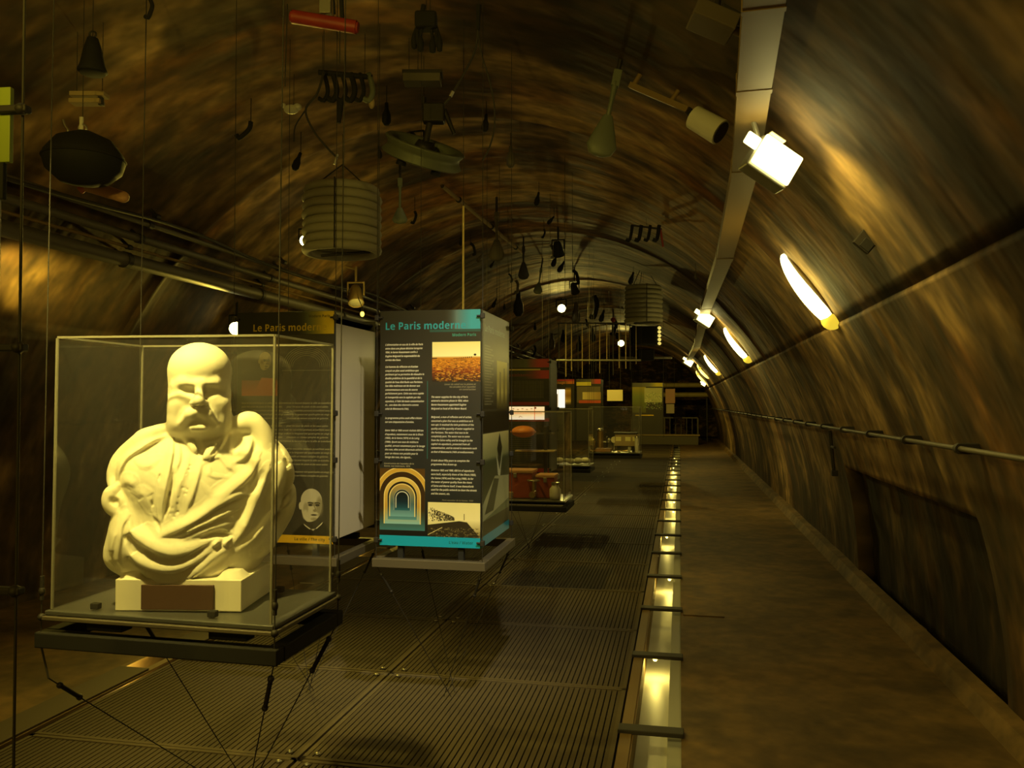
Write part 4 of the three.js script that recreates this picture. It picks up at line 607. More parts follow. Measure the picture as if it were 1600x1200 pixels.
// the panel whose edge shows at the far left of the picture
{
  const p = at(-61, 150, 1.75), t = thing('hanging_board', 'green and black hanging board cut by left edge of picture', 'sign', [p.x, 0, p.z], YAW * 0.4);
  const yt = at(10, 141, 1.75).y, y1 = at(10, 258, 1.75).y, y2 = at(5, 315, 1.75).y, w = 0.24, e = 0.012;
  part('green_panel', rbox(w, yt - y1, e, 0, (yt + y1) / 2, 0, 0.002), std([0.28, 0.36, 0.02], 0.5), t); part('black_panel', rbox(w - 0.014, y1 - y2, e, -0.007, (y1 + y2) / 2, 0, 0.002), M.black, t); part('pale_panel', rbox(w - 0.026, y2 - 0.5, e, -0.013, (y2 + 0.5) / 2, 0, 0.002), std([0.40, 0.40, 0.33], 0.5), t);
  for (const x of [w / 2 + 0.025, -w / 2 - 0.02]) part('cable', rod(V(x, 0.42, 0), V(x, vaultY(p.x + x) + 0.02, 0), 0.003), M.cable, t);
  for (const y of [at(20, 178, 1.75).y, at(20, 545, 1.75).y, at(10, 915, 1.75).y]) part('clamp', [rbox(0.07, 0.016, 0.022, w / 2 + 0.01, y, 0.008, 0.004), ball(0.014, w / 2 + 0.03, y, 0.01, 1, 0.9, 1, 8)], M.iron, t);
}

// =====================================================================
// UNDER THE VAULT: tray, lamps and the tools hung from the crown
// =====================================================================
// a thing hung below the vault: the pixel gives the direction, k the share of the way to the vault; shapes hang from its origin in pixel units
function hang(name, label, category, px, py, k, group, wires = [0]) {
  const [, dv] = onVault(px, py), d = dv * k, p = at(px, py, d), t = thing(name, label, category, p.toArray(), YAW, group), s = d / F;
  for (const wx of wires) { const q = V(wx * s, 0, 0).applyAxisAngle(V(0, 1, 0), YAW).add(p); part('wire', rod(V(wx * s, 0, 0), V(wx * s, Math.max(0.02, vaultY(q.x) + 0.02 - p.y), 0), 0.002), M.darkCable, t); }
  return [t, s];
}
const U = (s) => (x, y, z = 0) => V(x * s, y * s, z * s);
{
  const pts = [[1205, -150], [1193, 0], [1178, 130], [1164, 260], [1132, 400], [1103, 480], [1089, 540], [1076, 562]].map(([x, y], i) => { const [, d] = onVault(x, y); return at(x, y, d * (i < 4 ? 0.93 : 0.955)); });
  const t = thing('cable_duct', 'long pale cable duct running along the right haunch of the vault', 'duct', [0, 0, 0]);
  for (let i = 0; i < pts.length - 1; i++) { part('duct_length', beam(pts[i], pts[i + 1].clone().lerp(pts[i], -0.002), 0.135, 0.075), M.duct, t); const n = vaultNormal(pts[i]); part('hanger', rod(pts[i], pts[i].clone().addScaledVector(n, -0.35), 0.012), M.iron, t); }
  for (let i = 1; i < pts.length - 1; i++) part('joint_cover', beam(pts[i].clone().lerp(pts[i - 1], 0.03), pts[i].clone().lerp(pts[i + 1], 0.02), 0.142, 0.082), M.duct, t);
}
function flood(px, py, d, label, sz, aim, cd, stem) {
  const p = at(px, py, onVault(px, py)[1] * d), t = thing('floodlight', label, 'lamp', p.toArray(), YAW + 0.15); t.rotation.z = -0.55;
  part('housing', rbox(sz * 1.06, sz * 0.8, sz * 0.5, 0, 0, -sz * 0.27, 0.01), M.galv, t); part('lamp_glass', rbox(sz, sz * 0.74, sz * 0.1, 0, 0, 0.02, 0.012), glow(WHITE, 5), t);
  part('bright_side_lobe', rbox(sz * 0.34, sz * 0.3, sz * 0.08, -sz * 0.68, sz * 0.1, 0.0, 0.012), glow(WHITE, 5), t);  // small glowing block, a second white lobe left of the lamp glass
  part('visor', rbox(sz * 0.4, sz * 0.04, sz * 0.5, -sz * 0.25, sz * 0.45, -sz * 0.1, 0.004), M.whitePaint, t); part('bracket', rod(V(0, 0, -sz * 0.3), V(-sz * stem, sz * stem * 0.7, -sz * 0.2), 0.012), M.galv, t);
  const q = p.clone().addScaledVector(FWD, -sz * 0.3 - 0.05), w = onVault(px + aim[0], py + aim[1])[0]; spotLamp(q.toArray(), w.toArray(), PALE, cd, 0.85, 0.9, 3); pointLamp(q.toArray(), WHITE, cd * 0.07, 2);
}
flood(1211, 252, 0.86, 'glaring white floodlight beside the duct, nearest of the right side', 0.20, [190, 130], POWER.flood, 0.9);
flood(1102, 498, 0.90, 'glaring white floodlight beside duct, second from the near end', 0.22, [60, 50], POWER.flood, 0.5);
flood(1076, 566, 0.90, 'small glaring floodlight at the far end of the duct', 0.26, [30, 25], POWER.flood, 0.4);
flood(1099, 600, 0.93, 'tiny bluish white lamp on far right wall above the doorway', 0.16, [12, 10], POWER.flood * 0.5, 0.4);
// long oval wall lamps that follow the arch
[[1220, 402, 1322, 500], [1132, 514, 1178, 561], [1101, 556, 1128, 583], [1090, 570, 1110, 590], [1088, 580, 1104, 596]].forEach(([x0, y0, x1, y1], i) => {
  const a = onVault(x0, y0)[0], b = onVault(x1, y1)[0], m = onVault((x0 + x1) / 2, (y0 + y1) / 2)[0], n = vaultNormal(m); const z = m.z; a.z = b.z = z;
  const dir = b.clone().sub(a); const L = dir.length() / 2; dir.normalize();
  const t = thing('wall_lamp', ['long glowing oval lamp on the right wall, largest and nearest', 'glowing oval lamp on right wall, second along the vault', 'glowing oval lamp on right wall, third along the vault', 'small yellow-topped oval lamp on right wall, fourth along', 'small yellow-topped oval lamp on right wall, farthest along'][i], 'lamp', m.clone().addScaledVector(n, 0.0).toArray());
  const q = new THREE.Quaternion().setFromRotationMatrix(new THREE.Matrix4().makeBasis(dir, n, dir.clone().cross(n)));
  t.quaternion.copy(q);
  const wd = i ? 0.075 : 0.082;
  part('back_plate', ball(1, 0, 0.0, 0, L * 1.04, 0.05, wd * 1.25, 14), M.duct, t);
  const g1 = ball(1, 0, 0, 0, L, 0.075, wd, 20), pos = g1.attributes.position; for (let k = 0; k < pos.count; k++) { const u = pos.getX(k) / L; pos.setZ(k, pos.getZ(k) * (1 + 0.35 * u)); } g1.computeVertexNormals();
  part('lamp_glass', g1.translate(-0.04 * L, 0.03, 0), glow(i > 2 ? PALE : WHITE, i > 2 ? 2 : 7), t);
  part('amber_tip', ball(1, (i > 2 ? -0.5 : 0.80) * L, 0.02, 0, 0.24 * L, 0.075, wd * (i > 2 ? 1.1 : 0.95), 12), glow(new THREE.Color(1, 0.72, 0.05), 0.8, [0.6, 0.45, 0.1]), t);
  const lp = m.clone().addScaledVector(n, 0.22); pointLamp(lp.toArray(), PALE, POWER.sconce * (i > 2 ? 0.6 : 1), 3);
});
// spotlights on the vault
function can(t, s, toward, lit, mat = M.black) {        // a spotlight head: barrel, rim, yoke, lens
  const q = new THREE.Quaternion().setFromUnitVectors(V(0, 1, 0), toward.clone().normalize()), g = (x) => x.applyQuaternion(q);
  part('barrel', g(lathe([[0, -0.09 * s], [0.03 * s, -0.085 * s], [0.045 * s, -0.05 * s], [0.055 * s, 0.05 * s], [0.062 * s, 0.07 * s], [0.055 * s, 0.07 * s], [0.05 * s, 0.05 * s], [0, 0.045 * s]], 22)), mat, t);
  part('lens', g(ball(0.054 * s, 0, 0.058 * s, 0, 1, 0.35, 1, 10)), lit ? glow(WHITE, lit) : M.channel, t);
  part('yoke', [rod(V(-0.065 * s, 0, 0), V(-0.065 * s, 0.1 * s, 0), 0.007 * s), rod(V(0.065 * s, 0, 0), V(0.065 * s, 0.1 * s, 0), 0.007 * s), rod(V(-0.068 * s, 0.1 * s, 0), V(0.068 * s, 0.1 * s, 0), 0.007 * s), rod(V(0, 0.1 * s, 0), V(0, 0.22 * s, 0), 0.01 * s)], mat, t);
}
function spotFixture(pos, target, label, o = {}) {
  const p = V(...pos), t = thing('spotlight', label, 'lamp', pos), dir = V(...target).sub(p);
  can(t, o.s || 1.2, dir, o.lit === undefined ? 10 : o.lit); const top = vaultY(pos[0]) - pos[1]; if (top > 0.2) part('stem', rod(V(0, 0.2, 0), V(0, top + 0.02, 0), 0.011), M.iron, t);
  if (o.cd) { const e = p.clone().addScaledVector(dir.clone().normalize(), 0.13); spotLamp(e.toArray(), target, o.color || WARM, o.cd, o.angle || 0.6, o.pen || 0.7, o.size || 2); }
  return t;
}
{
  const L1 = onVault(370, 512), p1 = at(370, 512, L1[1] * 0.965), p2 = at(477, 374, onVault(478, 374)[1] * 0.94), p3 = at(877, 480, 17), p4 = at(970, 535, 26);
  const toCam = (p, dx, dy) => [p.x + (0 - p.x) * 0.5 + dx, p.y + (EYE - p.y) * 0.5 + dy, p.z * 0.5];
  spotFixture(p1.toArray(), toCam(p1, -0.4, -0.5), 'blazing spotlight on left wall above the bust case', { cd: POWER.spot, angle: 0.75, s: 1.25, lit: 14 });
  spotFixture(p2.toArray(), toCam(p2, 0.2, -0.9), 'bright spotlight peeping from behind the big hose coil', { cd: POWER.spot, angle: 0.75, s: 1.0, lit: 14 });
  spotFixture(p3.toArray(), [-0.9, 0.8, -10], 'bright round spotlight in the middle distance of the vault crown', { cd: POWER.spot * 1.3, angle: 0.8, s: 1.6, lit: 14, color: PALE });
  spotFixture(p4.toArray(), [-0.8, 0.8, -18], 'small round spotlight in far distance below second hose coil', { cd: POWER.spot * 1.1, angle: 0.8, s: 1.9, lit: 14, color: PALE });
  // lamps unseen or added, lighting the bust, exhibits and crown
  spotFixture([-1.57, 2.9, -1.48], [-1.51, 1.70, -2.25], 'unseen spotlight on a long stem above the bust case', { cd: POWER.key, angle: 0.52, pen: 1, color: PALE, size: 2, s: 0.9 });  // out of view, placed to light the bust from above left
  spotFixture([-0.3, 3.28, -2.15], [-1.2, 1.3, -4.1], 'unseen spotlight on the vault aimed at the teal panel column', { cd: POWER.aux * 1.9, angle: 0.36, pen: 0.8, color: new THREE.Color(1, 0.9, 0.55) });  // out of view, placed to light the teal column front and side
  spotFixture(at(648, 228, 6.7).toArray(), [-1.1, 1.1, -7.1], 'added spotlight on the vault aimed at the red box case', { cd: POWER.aux, angle: 0.4, pen: 0.8 });  // added behind the pulley wheel to brighten the red box case
  spotFixture([-1.5, 3.55, -10.2], [-1.3, 0.2, -12.8], 'added spotlight on the vault aimed at farther cases', { cd: POWER.aux, angle: 0.7, pen: 0.9 });  // added to put light on the farther cases and floor
  spotFixture([-1.7, 3.5, -13.4], [-1.2, 0.9, -16.0], 'added spotlight on vault aimed at distant panel columns', { cd: POWER.aux, angle: 0.6, pen: 0.9 });  // added to brighten the distant columns
  spotFixture([-0.9, 3.4, -16.4], [-0.6, 1.2, -18.9], 'added spotlight on the vault aimed at the olive green panel column', { cd: POWER.aux, angle: 0.5, pen: 0.9 });  // added to bring up the olive column prints
  spotFixture([-1.7, 3.5, -23], [-0.8, 0, -29], 'farthest added spotlight on the vault aimed at the end of the tunnel', { cd: POWER.aux * 3, angle: 0.85, pen: 0.9 });  // added to lift the dark end of the tunnel
  spotFixture([-1.1, 2.7, 0.35], [-1.5, 3.75, -3.6], 'unseen spotlight behind the view point turned up at the vault crown', { cd: POWER.up, angle: 0.75, pen: 1 });  // unseen uplight, placed to brighten the crown
  // added fill lamps behind the view point, brightening the near gallery
  for (const z of [1.5, 5.5]) { const t = thing('fill_globe_lamp', 'white fill globe lamp added behind the view point, ' + (z < 3 ? 'nearer' : 'farther') + ' of the two', 'lamp', [-1.8, 2.9, z], 0, 'added fill globes behind the view point'); part('globe', ball(0.09), glow(WARM, 4), t); part('stem', rod(V(0, 0.08, 0), V(0, 0.97, 0), 0.01), M.iron, t); pointLamp([-1.8, 2.9, z], WARM, POWER.fill, 4); }
  // unseen grazing lamp below the left pipes, placed to light the yellow wall patch
  const w = at(-70, 400, onVault(-70, 400)[1] * 0.93); const g = spotFixture(w.toArray(), onVault(25, 425)[0].toArray(), 'unseen spotlight low on left haunch lighting the wall yellow', { cd: POWER.graze, angle: 0.33, pen: 0.9, color: WARM, s: 0.9 });
  // two unlit heads that show in the picture
  const a = at(556, 462, onVault(556, 462)[1] * 0.9), h = thing('spotlight', 'pale spotlight head clamped under the left pipes above the yellow column', 'lamp', a.toArray()); can(h, 1.5, V(0.25, -1, 0.5), 0, M.tan); part('arm', rod(V(0, 0.3, 0), V(-0.5, 0.45, -0.1), 0.015), M.tan, h);
  pointLamp(a.clone().add(V(0.22, -0.25, 0.35)).toArray(), WARM, 0.35, 1); const bl = thing('added_bulb', 'small added yellow bulb beside the clamped spotlight head', 'lamp', a.clone().add(V(0.22, -0.25, 0.35)).toArray()); part('bulb', ball(0.022, 0, 0, 0, 1, 1.4, 1, 10), glow(WARM, 3), bl); part('socket', rod(V(0, 0.02, 0), V(0, 0.07, 0), 0.014), M.iron, bl); part('flex', rod(V(0, 0.07, 0), V(-0.2, 0.26, -0.33), 0.004), M.darkCable, bl);  // bulb and its light added to turn the spotlight head yellow
}
// short lighting track with its spot, junction box and blade-like lamp arm
{
  const c = (x, y, k = 0.95) => at(x, y, onVault(x, y)[1] * k);
  const a = c(985, 133), b = c(1075, 172), t = thing('lighting_track', 'short pale lighting track on the vault right of the crown', 'track', a.toArray());
  part('rail', beam(V(0, 0, 0), b.clone().sub(a), 0.035, 0.03), M.duct, t); for (const f of [0.05, 0.7]) { const q = a.clone().lerp(b, f), n = vaultNormal(q); part('standoff', rod(q.clone().sub(a), q.clone().sub(a).addScaledVector(n, -0.25), 0.014), M.duct, t); }
  const s0 = c(1084, 183), s1 = c(1126, 207), sp = thing('spotlight', 'pale cylindrical spotlight at the end of the lighting track', 'lamp', s0.toArray()), e = s1.clone().sub(s0); part('barrel', rod(V(0, 0, 0), e, 0.062, 0.068, 20), M.whitePaint, sp); part('lens', rod(e.clone().multiplyScalar(0.98), e.clone().multiplyScalar(1.02), 0.058, 0.058, 20), M.dark, sp); part('arm', rod(V(0, 0, 0), b.clone().sub(s0), 0.02), M.iron, sp);
  const [j, s] = hang('junction_box', 'pale junction box under the vault beside the duct, cut by it', 'box', 1120, 30, 0.93, undefined, []), u = U(s); part('box_body', rbox(70 * s, 26 * s, 60 * s, -4 * s, -6 * s, 0, 0.006).rotateZ(-0.40), M.cover, j); part('bracket', rbox(50 * s, 10 * s, 20 * s, 22 * s, 18 * s, 0, 0.004).rotateZ(-0.5), M.iron, j); part('stub', rod(V(20 * s, -14 * s, 0), V(52 * s, -28 * s, 0), 7 * s), M.tan, j); part('strut', rod(V(0, 0, 0), V(8 * s, 62 * s, -20 * s), 5 * s), M.iron, j);
}
// paddle-shaped tools
function paddle(label, px, py, hgt, k, mat, tilt = 0, blade = 0.5) {
  const [t, s] = hang('paddle', label, 'tool', px, py, k, undefined, []), h = hgt * s; t.rotation.z = tilt;
  part('handle', lathe([[0.0, 0], [0.045 * h, 0], [0.04 * h, -0.1 * h], [0.03 * h, -0.3 * h], [0.035 * h, -(1 - blade) * h], [0, -(1 - blade) * h]], 12), mat, t);
  const b = lathe([[0, -(1 - blade) * h + 0.03 * h], [0.06 * h, -(1 - blade) * h], [0.15 * h, -(1 - blade * 0.55) * h], [0.20 * h, -(1 - blade * 0.25) * h], [0.15 * h, -(1 - blade * 0.06) * h], [0.06 * h, -h], [0, -h]], 18); b.translate(0, 0, 0).scale(1, 1, 0.32); part('blade', b, mat, t);
  part('socket', rbox(0.11 * h, 0.22 * h, 0.08 * h, 0, 0.05 * h, 0, 0.01 * h), mat, t); part('mount', rod(V(0, 0.1 * h, 0), V(0, 0.1 * h + 0.25, 0), 0.02 * h + 0.004), M.iron, t);
}
paddle('large pale green paddle tool hung beside the lighting track', 962, 128, 120, 0.92, M.verdigris, -0.22, 0.55);
paddle('dark paddle tool hung over the middle of the conduit', 776, 342, 66, 0.90, M.pipeGrey, 0, 0.5); paddle('dark paddle tool at the lower end of the conduit', 818, 392, 45, 0.92, M.iron, 0, 0.6); paddle('small greenish paddle tool just right of conduit end', 845, 424, 36, 0.92, M.verdigris, -0.15, 0.5); paddle('greenish paddle tool hung between hose coil and conduit', 625, 288, 62, 0.9, M.verdigris, 0, 0.4);
// hose coils
function hoseCoil(label, px, py, wpx, hpx, turns, k, mat, extra) {
  const [t, s] = hang('hose_coil', label, 'hose', px, py, k, undefined, [0]); const R = wpx * s / 2, h = hpx * s, r = h / turns / 2 * 1.06;
  for (let i = 0; i < turns; i++) { const f = i / (turns - 1), g = torus(R - r - (f < 0.1 ? 0.04 * R : 0) + (i % 2) * 0.012 * R, r, 44, 10).rotateX(Math.PI / 2).rotateZ(rr(-0.015, 0.015)).translate(rr(-0.01, 0.01) * R, -r - f * (h - 2 * r), 0); part('hose_turn', g, mat, t); }
  const arms = []; for (let i = 0; i < 3; i++) { const a = i * 2.09 + 0.4; arms.push(rod(V(0, 40 * s * 0.9, 0), V(Math.cos(a) * R * 0.8, -r, Math.sin(a) * R * 0.8), 0.005)); } part('sling', arms, M.darkCable, t);
  part('tie', rod(V(R * 0.02, 0, R * 1.0), V(R * 0.02, -h, R * 1.0), 0.006), M.darkCable, t); part('spreader', rod(V(-R * 0.5, -h - r * 0.4, 0.05), V(R * 0.75, -h + r * 0.5, 0.05), r * 0.3), M.iron, t);
}
hoseCoil('big pale ribbed hose coil hung left of centre, nearest coil', 535, 293, 122, 106, 8, 0.86, M.rope); hoseCoil('distant dark hose coil hung right of centre', 1005, 447, 60, 58, 8, 0.88, std([0.26, 0.24, 0.16], 0.85));
// black float and dark bell
{
  const [t, s] = hang('float_ball', 'large flattened black float hung at upper left', 'float', 132, 205, 0.80, undefined, [-3]), R = 59 * s;
  part('body', lathe([[0, 0], [0.2 * R, -0.02 * R], [0.7 * R, -0.25 * R], [0.97 * R, -0.62 * R], [1.0 * R, -0.8 * R], [0.93 * R, -1.05 * R], [0.6 * R, -1.35 * R], [0.2 * R, -1.45 * R], [0, -1.45 * R]], 36), M.black, t);
  part('seam', torus(1.0 * R, 0.03 * R, 40, 8).rotateX(Math.PI / 2).translate(0, -0.75 * R, 0), M.blackMatte, t); part('eye', torus(0.1 * R, 0.03 * R).translate(-3 * s, 0.08 * R, 0), M.steel, t); part('shackle', rod(V(-5 * s, 0, 0), V(-5 * s, 22 * s, 0), 3 * s), M.whitePaint, t); part('hook', tube([V(-34 * s, 18 * s, 0), V(-30 * s, 8 * s, 0), V(-26 * s, 2 * s, 0), V(-28 * s, -8 * s, 0)], 2 * s, 12), M.steel, t);
  const [w, q] = hang('wooden_mallet', 'pinkish wooden mallet hung just under the black float', 'tool', 133, 268, 0.80, undefined, []); part('handle', rod(V(0, 0, 0), V(3 * q, -22 * q, 0), 5 * q, 6 * q, 12), M.tan, w); part('collar', rod(V(-8 * q, -30 * q, 0), V(14 * q, -14 * q, 0), 6 * q, 6 * q, 12), std([0.45, 0.12, 0.06], 0.7), w); part('head', [rod(V(4 * q, -22 * q, 0), V(60 * q, -40 * q, 0), 10 * q, 9 * q, 16), ball(9 * q, 60 * q, -40 * q, 0, 1, 1, 1, 10)], M.pinkWood, w);
  const [b, r] = hang('dark_bell', 'dark bell-shaped weight at top left near the crown', 'weight', 145, 58, 0.9, undefined, [0]); part('body', lathe([[0, 0], [8 * r, -2 * r], [13 * r, -18 * r], [18 * r, -44 * r], [22 * r, -54 * r], [18 * r, -58 * r], [0, -58 * r]], 20), M.black, b); part('eye', torus(5 * r, 1.6 * r).translate(0, 4 * r, 0), M.iron, b);
  const [pl, v] = hang('tan_plates', 'pair of narrow tan slats hung over the black float', 'plate', 140, 145, 0.9, undefined, [-20, 20]); part('slat', rbox(54 * v, 7 * v, 20 * v, 0, -4 * v, 0, v), M.tan, pl); part('slat', rbox(48 * v, 7 * v, 20 * v, -4 * v, -15 * v, 0, v), M.tan, pl); part('strap', rbox(6 * v, 20 * v, 8 * v, 18 * v, -10 * v, 0, v), M.iron, pl);
}
// red roller with its hanger
{
  const [t, s] = hang('red_roller', 'tilted red roller hung at the top centre of the vault', 'roller', 507, 26, 0.86, undefined, [-66, 14]), u = U(s);
  part('roller', rod(u(-50, 0), u(50, -17), 10.5 * s, 10.5 * s, 20), M.red, t); part('end_cap', rod(u(-53, 0.5), u(-50, 0), 8 * s, 9 * s, 16), M.red, t); part('end_cap', rod(u(50, -17), u(53, -17.5), 9 * s, 8 * s, 16), M.red, t);
  part('hanger_block', rbox(18 * s, 30 * s, 14 * s, 2 * s, 18 * s, 0, s), M.galv, t); part('strut', rod(u(26, 34), u(28, -8), 3.5 * s), M.black, t); part('strut', rod(u(14, 34), u(16, 4), 1.6 * s), M.black, t); part('drop_wire', rod(u(24, -12), u(24, -75), 0.9 * s), M.darkCable, t); part('drop_wire', rod(u(-58, 20), u(-61, -110), 0.9 * s), M.darkCable, t);
}
// bundle of dark tools
{
  const [t, s] = hang('tool_bundle', 'bundle of dark iron tools hanging near the top of the vault', 'tool', 666, 20, 0.9, undefined, [0, 6]), u = U(s);
  part('collar', [rbox(34 * s, 26 * s, 26 * s, 0, -14 * s, 0, 4 * s), rod(u(-6, 0), u(-4, 12), 4 * s)], M.blackMatte, t);
  for (const [x, y, q] of [[-19, -56, 5], [-9, -60, 6], [10, -62, 6], [21, -60, 5], [-14, -50, 4], [16, -52, 4]]) { part('tool', [rod(u(x * 0.6, -14), u(x, y + 22), 2.6 * s), lathe([[0, 0], [2.5 * s, -1 * s], [q * s, -12 * s], [q * 0.8 * s, -24 * s], [0, -26 * s]], 12).translate(x * s, (y + 24) * s, 0)], M.blackMatte, t); }
  const [b, v] = hang('flat_case', 'flat dark wooden case hung under the tool bundle', 'case', 661, 114, 0.9, undefined, [-22, -8]); part('lid', rbox(62 * v, 5 * v, 30 * v, 0, -2.5 * v, 0, v), M.iron, b); part('body', rbox(58 * v, 13 * v, 28 * v, -1 * v, -11 * v, 0, v), M.pipeGrey, b);
}
// rack of curved hooks
{
  const [t, s] = hang('hook_rack', 'rack of big curved dark hooks below the red roller', 'rack', 540, 115, 0.9, undefined, [-36, 0, 30]), u = U(s);
  part('rail', rod(u(-42, 2), u(42, -6), 4.5 * s), M.blackMatte, t); for (let i = 0; i < 6; i++) { const x = -34 + i * 14; part('hook', tube([u(x, 0), u(x + 5, -16, 2), u(x + 7, -32, 4), u(x + 1, -44, 4), u(x - 7, -40, 2)], (3.4 + (i % 2)) * s, 18, 8), i === 5 ? M.verdigris : M.blackMatte, t); } part('pendant', rod(u(-8, -44), u(-10, -78), 6 * s, 3 * s), M.blackMatte, t); part('weight', ball(6 * s, 41 * s, -46 * s, 0, 0.8, 1.6, 0.8, 12), M.tan, t);
}
// pulley wheel and its sling
{
  const [t, s] = hang('pulley_wheel', 'big greenish pulley wheel tilted under a dark block', 'pulley', 676, 150, 0.88, undefined, [-14]), u = U(s);
  const e = new THREE.Euler(0.42, 0, -0.30), wheel = (g) => g.applyMatrix4(new THREE.Matrix4().makeRotationFromEuler(e)).translate(-14 * s, -88 * s, 0);
  part('rim', wheel(lathe([[46 * s, -11 * s], [60 * s, -14 * s], [64 * s, -11 * s], [58 * s, -3 * s], [58 * s, 3 * s], [64 * s, 11 * s], [60 * s, 14 * s], [46 * s, 11 * s], [46 * s, -11 * s]], 40)), M.verdigris, t);
  part('hub', wheel(lathe([[0, -16 * s], [13 * s, -16 * s], [16 * s, -8 * s], [16 * s, 8 * s], [13 * s, 16 * s], [0, 16 * s]], 20)), M.iron, t); for (let i = 0; i < 5; i++) part('spoke', wheel(rod(V(12 * s * Math.cos(i * 1.257), 0, 12 * s * Math.sin(i * 1.257)), V(48 * s * Math.cos(i * 1.257), 0, 48 * s * Math.sin(i * 1.257)), 5 * s)), M.verdigris, t);
  part('block', [rbox(34 * s, 30 * s, 20 * s, 2 * s, -28 * s, 0, 3 * s), rod(u(-14, -2), u(-14, -20), 4 * s), rod(u(18, -22), u(34, -60), 4.5 * s, 3 * s)], M.iron, t); part('cheek', rod(u(-4, -40), u(-12, -80), 5 * s), M.iron, t); for (const x of [-26, 28]) part('foot', wheel(rod(V(x * s, -14 * s, 34 * s), V(x * s, -24 * s, 36 * s), 7 * s, 8 * s, 12)), M.black, t);
  const [w, q] = hang('wire_sling', 'looped dark wire sling falling from crown to the pulley', 'sling', 748, 14, 0.9, undefined, [0]), k = U(q);
  part('thimble', rod(k(0, 6), k(-1, -34), 4 * q, 2.6 * q), M.blackMatte, w); part('strand', tube([k(-1, -34), k(-6, -66), k(-22, -100), k(-44, -138), k(-54, -150)], 1.9 * q, 24), M.darkCable, w); part('strand', tube([k(-1, -34), k(4, -70), k(16, -110), k(24, -150), k(24, -190), k(16, -220), k(6, -238)], 1.5 * q, 30), M.darkCable, w); part('ferrule', rod(k(-40, -130), k(-44, -138), 3 * q), M.steel, w);
  const [a, r] = hang('slack_cord', 'slack dark cord draped from hook rack toward the hose coil', 'cord', 506, 112, 0.9, undefined, [0]), m = U(r); part('cord', tube([m(0, 0), m(-10, -34), m(-28, -60), m(-16, -92), m(6, -120), m(22, -136)], 1.8 * r, 30), M.darkCable, a); part('clip', rod(m(22, -130), m(17, -146), 2.2 * r), M.steel, a); part('tail', tube([m(-28, -60), m(-44, -86), m(-46, -110)], 1.2 * r, 14), M.darkCable, a);
  const [cl, o] = hang('cloth_lump', 'pale lump of cloth caught on cords left of hook rack', 'cloth', 455, 163, 0.93, undefined, [4]); part('lump', [ball(9 * o, 0, -8 * o, 0, 1.3, 0.8, 1, 10), ball(6 * o, 10 * o, -4 * o, 0, 1.1, 0.9, 1, 9), ball(4 * o, -12 * o, -2 * o, 0, 1, 1, 1, 8)], M.whitePaint, cl);
}
// dark lantern with a column of small bright studs below the far coil, and a rack of four hooks
{
  const [t, s] = hang('lantern_box', 'dark box with a column of bright studs below far coil', 'box', 1006, 511, 0.86, undefined, [-14, 14]); part('body', rbox(42 * s, 28 * s, 34 * s, 0, -14 * s, 0, 2 * s), M.black, t); part('stud_strip', rbox(7 * s, 30 * s, 6 * s, 21 * s, -14 * s, 14 * s, s), M.iron, t); for (let i = 0; i < 5; i++) part('stud', ball(2.8 * s, 21 * s, (-3 - i * 6) * s, 18 * s, 1, 0.9, 1, 8), glow(PALE, 0.8), t); part('bar', rod(V(-36 * s, -48 * s, 0), V(44 * s, -48 * s, 0), 2 * s), M.galv, t); part('drop', rod(V(-16 * s, -28 * s, 0), V(-16 * s, -48 * s, 0), 2 * s), M.iron, t); part('lower_block', rbox(26 * s, 18 * s, 20 * s, 2 * s, -44 * s, 0, 2 * s), M.blackMatte, t);
  const [r, q] = hang('hook_rack', 'row of four small slanted hooks on vault right of the crown', 'rack', 1010, 352, 0.95, undefined, [0]), u = U(q); part('rail', rod(u(-24, 0), u(24, -6), 1.6 * q), M.iron, r); for (let i = 0; i < 4; i++) part('hook', tube([u(-22 + i * 14, 0), u(-24 + i * 14, -14), u(-27 + i * 14, -24), u(-32 + i * 14, -22)], (2.6 + (i % 2) * 0.6) * q, 12), M.blackMatte, r); part('red_rod', rod(u(22, -6), u(26, -34), 1.6 * q), M.red, r);
  const [x, v] = hang('wall_hatch', 'small square dark hatch box on the right vault below the floodlight', 'hatch', 1357, 372, 0.995, undefined, []); part('frame', rbox(30 * v, 26 * v, 8 * v, 0, -8 * v, 0, v), M.iron, x); part('lid', rbox(18 * v, 16 * v, 5 * v, 4 * v, -12 * v, 4 * v, v), M.blackMatte, x); x.rotation.z = -0.7;
}
{
  const [t, s] = hang('rod_frame', 'hanging frame of thin tan rods above the far cases', 'frame', 935, 505, 0.55, undefined, [-60, 60]); part('cross_bar', rod(V(-66 * s, -58 * s, 0), V(66 * s, -58 * s, 0), 1.6 * s), M.galv, t); part('top_bar', rod(V(-64 * s, 0, 0), V(64 * s, 0, 0), 1.2 * s), M.iron, t);
  for (let i = 0; i < 14; i++) { const x = (-62 + i * 9.4 + rr(-2, 2)) * s, y0 = -rr(58, 86) * s; part('rod', rod(V(x, 0, 0), V(x, y0, 0), rr(0.5, 1.0) * s), i % 3 ? M.tan : M.iron, t); }
}
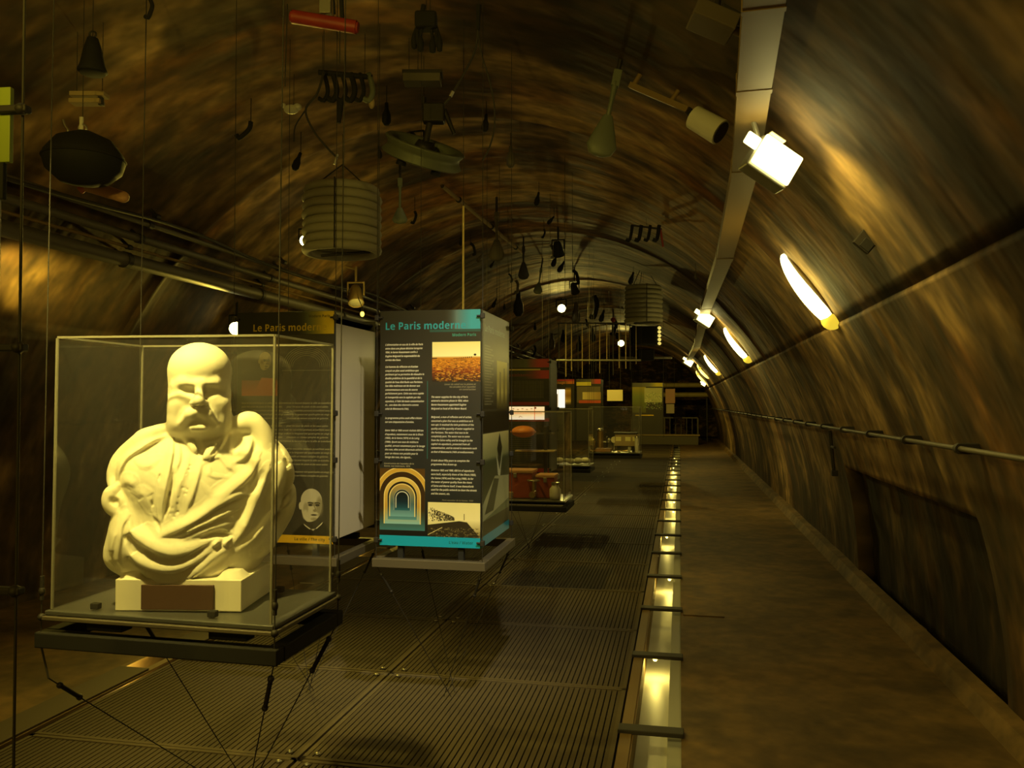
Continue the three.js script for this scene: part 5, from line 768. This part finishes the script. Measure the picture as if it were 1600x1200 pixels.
// many small dark hooks and toggles under the crown
{
  const hk = (s) => mg([tube([V(0, 0, 0), V(0.10 * s, -0.3 * s, 0), V(0.02 * s, -0.65 * s, 0), V(-0.12 * s, -0.95 * s, 0), V(-0.28 * s, -0.85 * s, 0)], 0.11 * s, 12, 7)]), tg = (s) => mg([lathe([[0, 0], [0.08 * s, -0.02 * s], [0.10 * s, -0.3 * s], [0.19 * s, -0.55 * s], [0.2 * s, -0.85 * s], [0.1 * s, -s], [0, -s]], 12)]);
  const L = [[235, 0, 30, 0, 0], [392, 190, 34, 0, -0.5], [470, 238, 30, 1, -0.35], [760, 178, 28, 1, -0.1], [798, 228, 34, 1, 0], [604, 160, 36, 1, 0], [592, 228, 20, 1, 0.1], [735, 380, 20, 0, 0.5], [720, 370, 14, 1, 0], [755, 396, 16, 1, -0.6], [772, 408, 12, 1, -0.5], [842, 300, 22, 1, -0.2], [866, 338, 16, 1, -0.7], [850, 358, 14, 0, 0], [860, 382, 22, 0, 0.35], [870, 398, 20, 1, -0.35], [882, 408, 20, 1, -0.5], [895, 422, 24, 0, 0.5], [795, 428, 14, 0, 0.5], [806, 438, 20, 0, 0.2], [810, 454, 40, 1, 0], [776, 466, 16, 1, -0.4], [788, 474, 10, 1, 0], [836, 504, 12, 1, 0], [900, 472, 34, 1, 0], [928, 462, 36, 0, 0.1], [944, 484, 20, 1, -0.3], [960, 500, 24, 0, 0], [990, 425, 20, 1, -0.3], [1087, 424, 12, 1, 0], [915, 498, 16, 1, 0.4], [880, 515, 20, 1, 0], [925, 512, 22, 1, 0.1], [648, 330, 20, 0, 0], [862, 520, 26, 1, 0], [835, 540, 18, 0, 0], [905, 525, 24, 1, 0]];
  const OWN = { 235: 'lone dark hook at top of the vault right of the bell weight', 392: 'dark slanted hook on vault left of the pale cloth lump', 470: 'dark slanted toggle hanging just above the big hose coil', 760: 'dark toggle hanging inside the loop of the wire sling', 798: 'dark upright toggle right of the wire sling loop', 604: 'dark toggle between the hook rack and the pulley wheel', 592: 'small dark toggle at left rim of the pulley wheel', 648: 'small dark hook right of the greenish paddle by hose coil', 1087: 'tiny dark toggle on the vault close to the cable duct', 842: 'dark toggle on bare vault right of the conduit', 735: 'small dark hook just left of the dark paddle on the conduit', 990: 'dark toggle just above the distant hose coil', 810: 'long dark toggle below the conduit end, left of crown spotlight', 900: 'long dark toggle just right of the crown spotlight', 928: 'long dark hook second right of the crown spotlight' };
  L.forEach(([x, y, h, kind, tilt], i) => { const [t, s] = hang(kind ? 'toggle' : 'hook', OWN[x] ? OWN[x] : kind ? 'small dark iron toggle hanging under the vault crown' : 'small dark iron hook hanging under the vault crown', kind ? 'weight' : 'hook', x, y, 0.95, kind ? 'dark toggles under the vault' : 'dark hooks under the vault', []); part(kind ? 'body' : 'shank', (kind ? tg : hk)(h * s).rotateZ(tilt), i % 5 === 4 ? M.pipeGrey : M.blackMatte, t); part('stalk', rod(V(0, -0.05 * h * s, 0), V(0, 0.30, 0), 0.003), M.blackMatte, t); });
  const [r, q] = hang('lever', 'small red-headed lever under the vault crown', 'lever', 1011, 500, 0.95, undefined, []); part('knob', ball(4 * q, -53 * q, 0, 0, 1, 1, 1, 8), M.red, r); part('rod', rod(V(-53 * q, 0, 0), V(-54 * q, -22 * q, 0), 1.5 * q), M.iron, r); part('arm', rod(V(-53 * q, 2 * q, 0), V(-53 * q, 30 * q, 0), q), M.iron, r);
}
for (const o of scene.children) if (!o.userData.label && !o.userData.kind && o.isMesh) o.userData.kind = 'structure';
scene.traverse((o) => { if (o.isMesh) { o.castShadow = true; o.receiveShadow = true; } });
renderer.render(scene, camera);
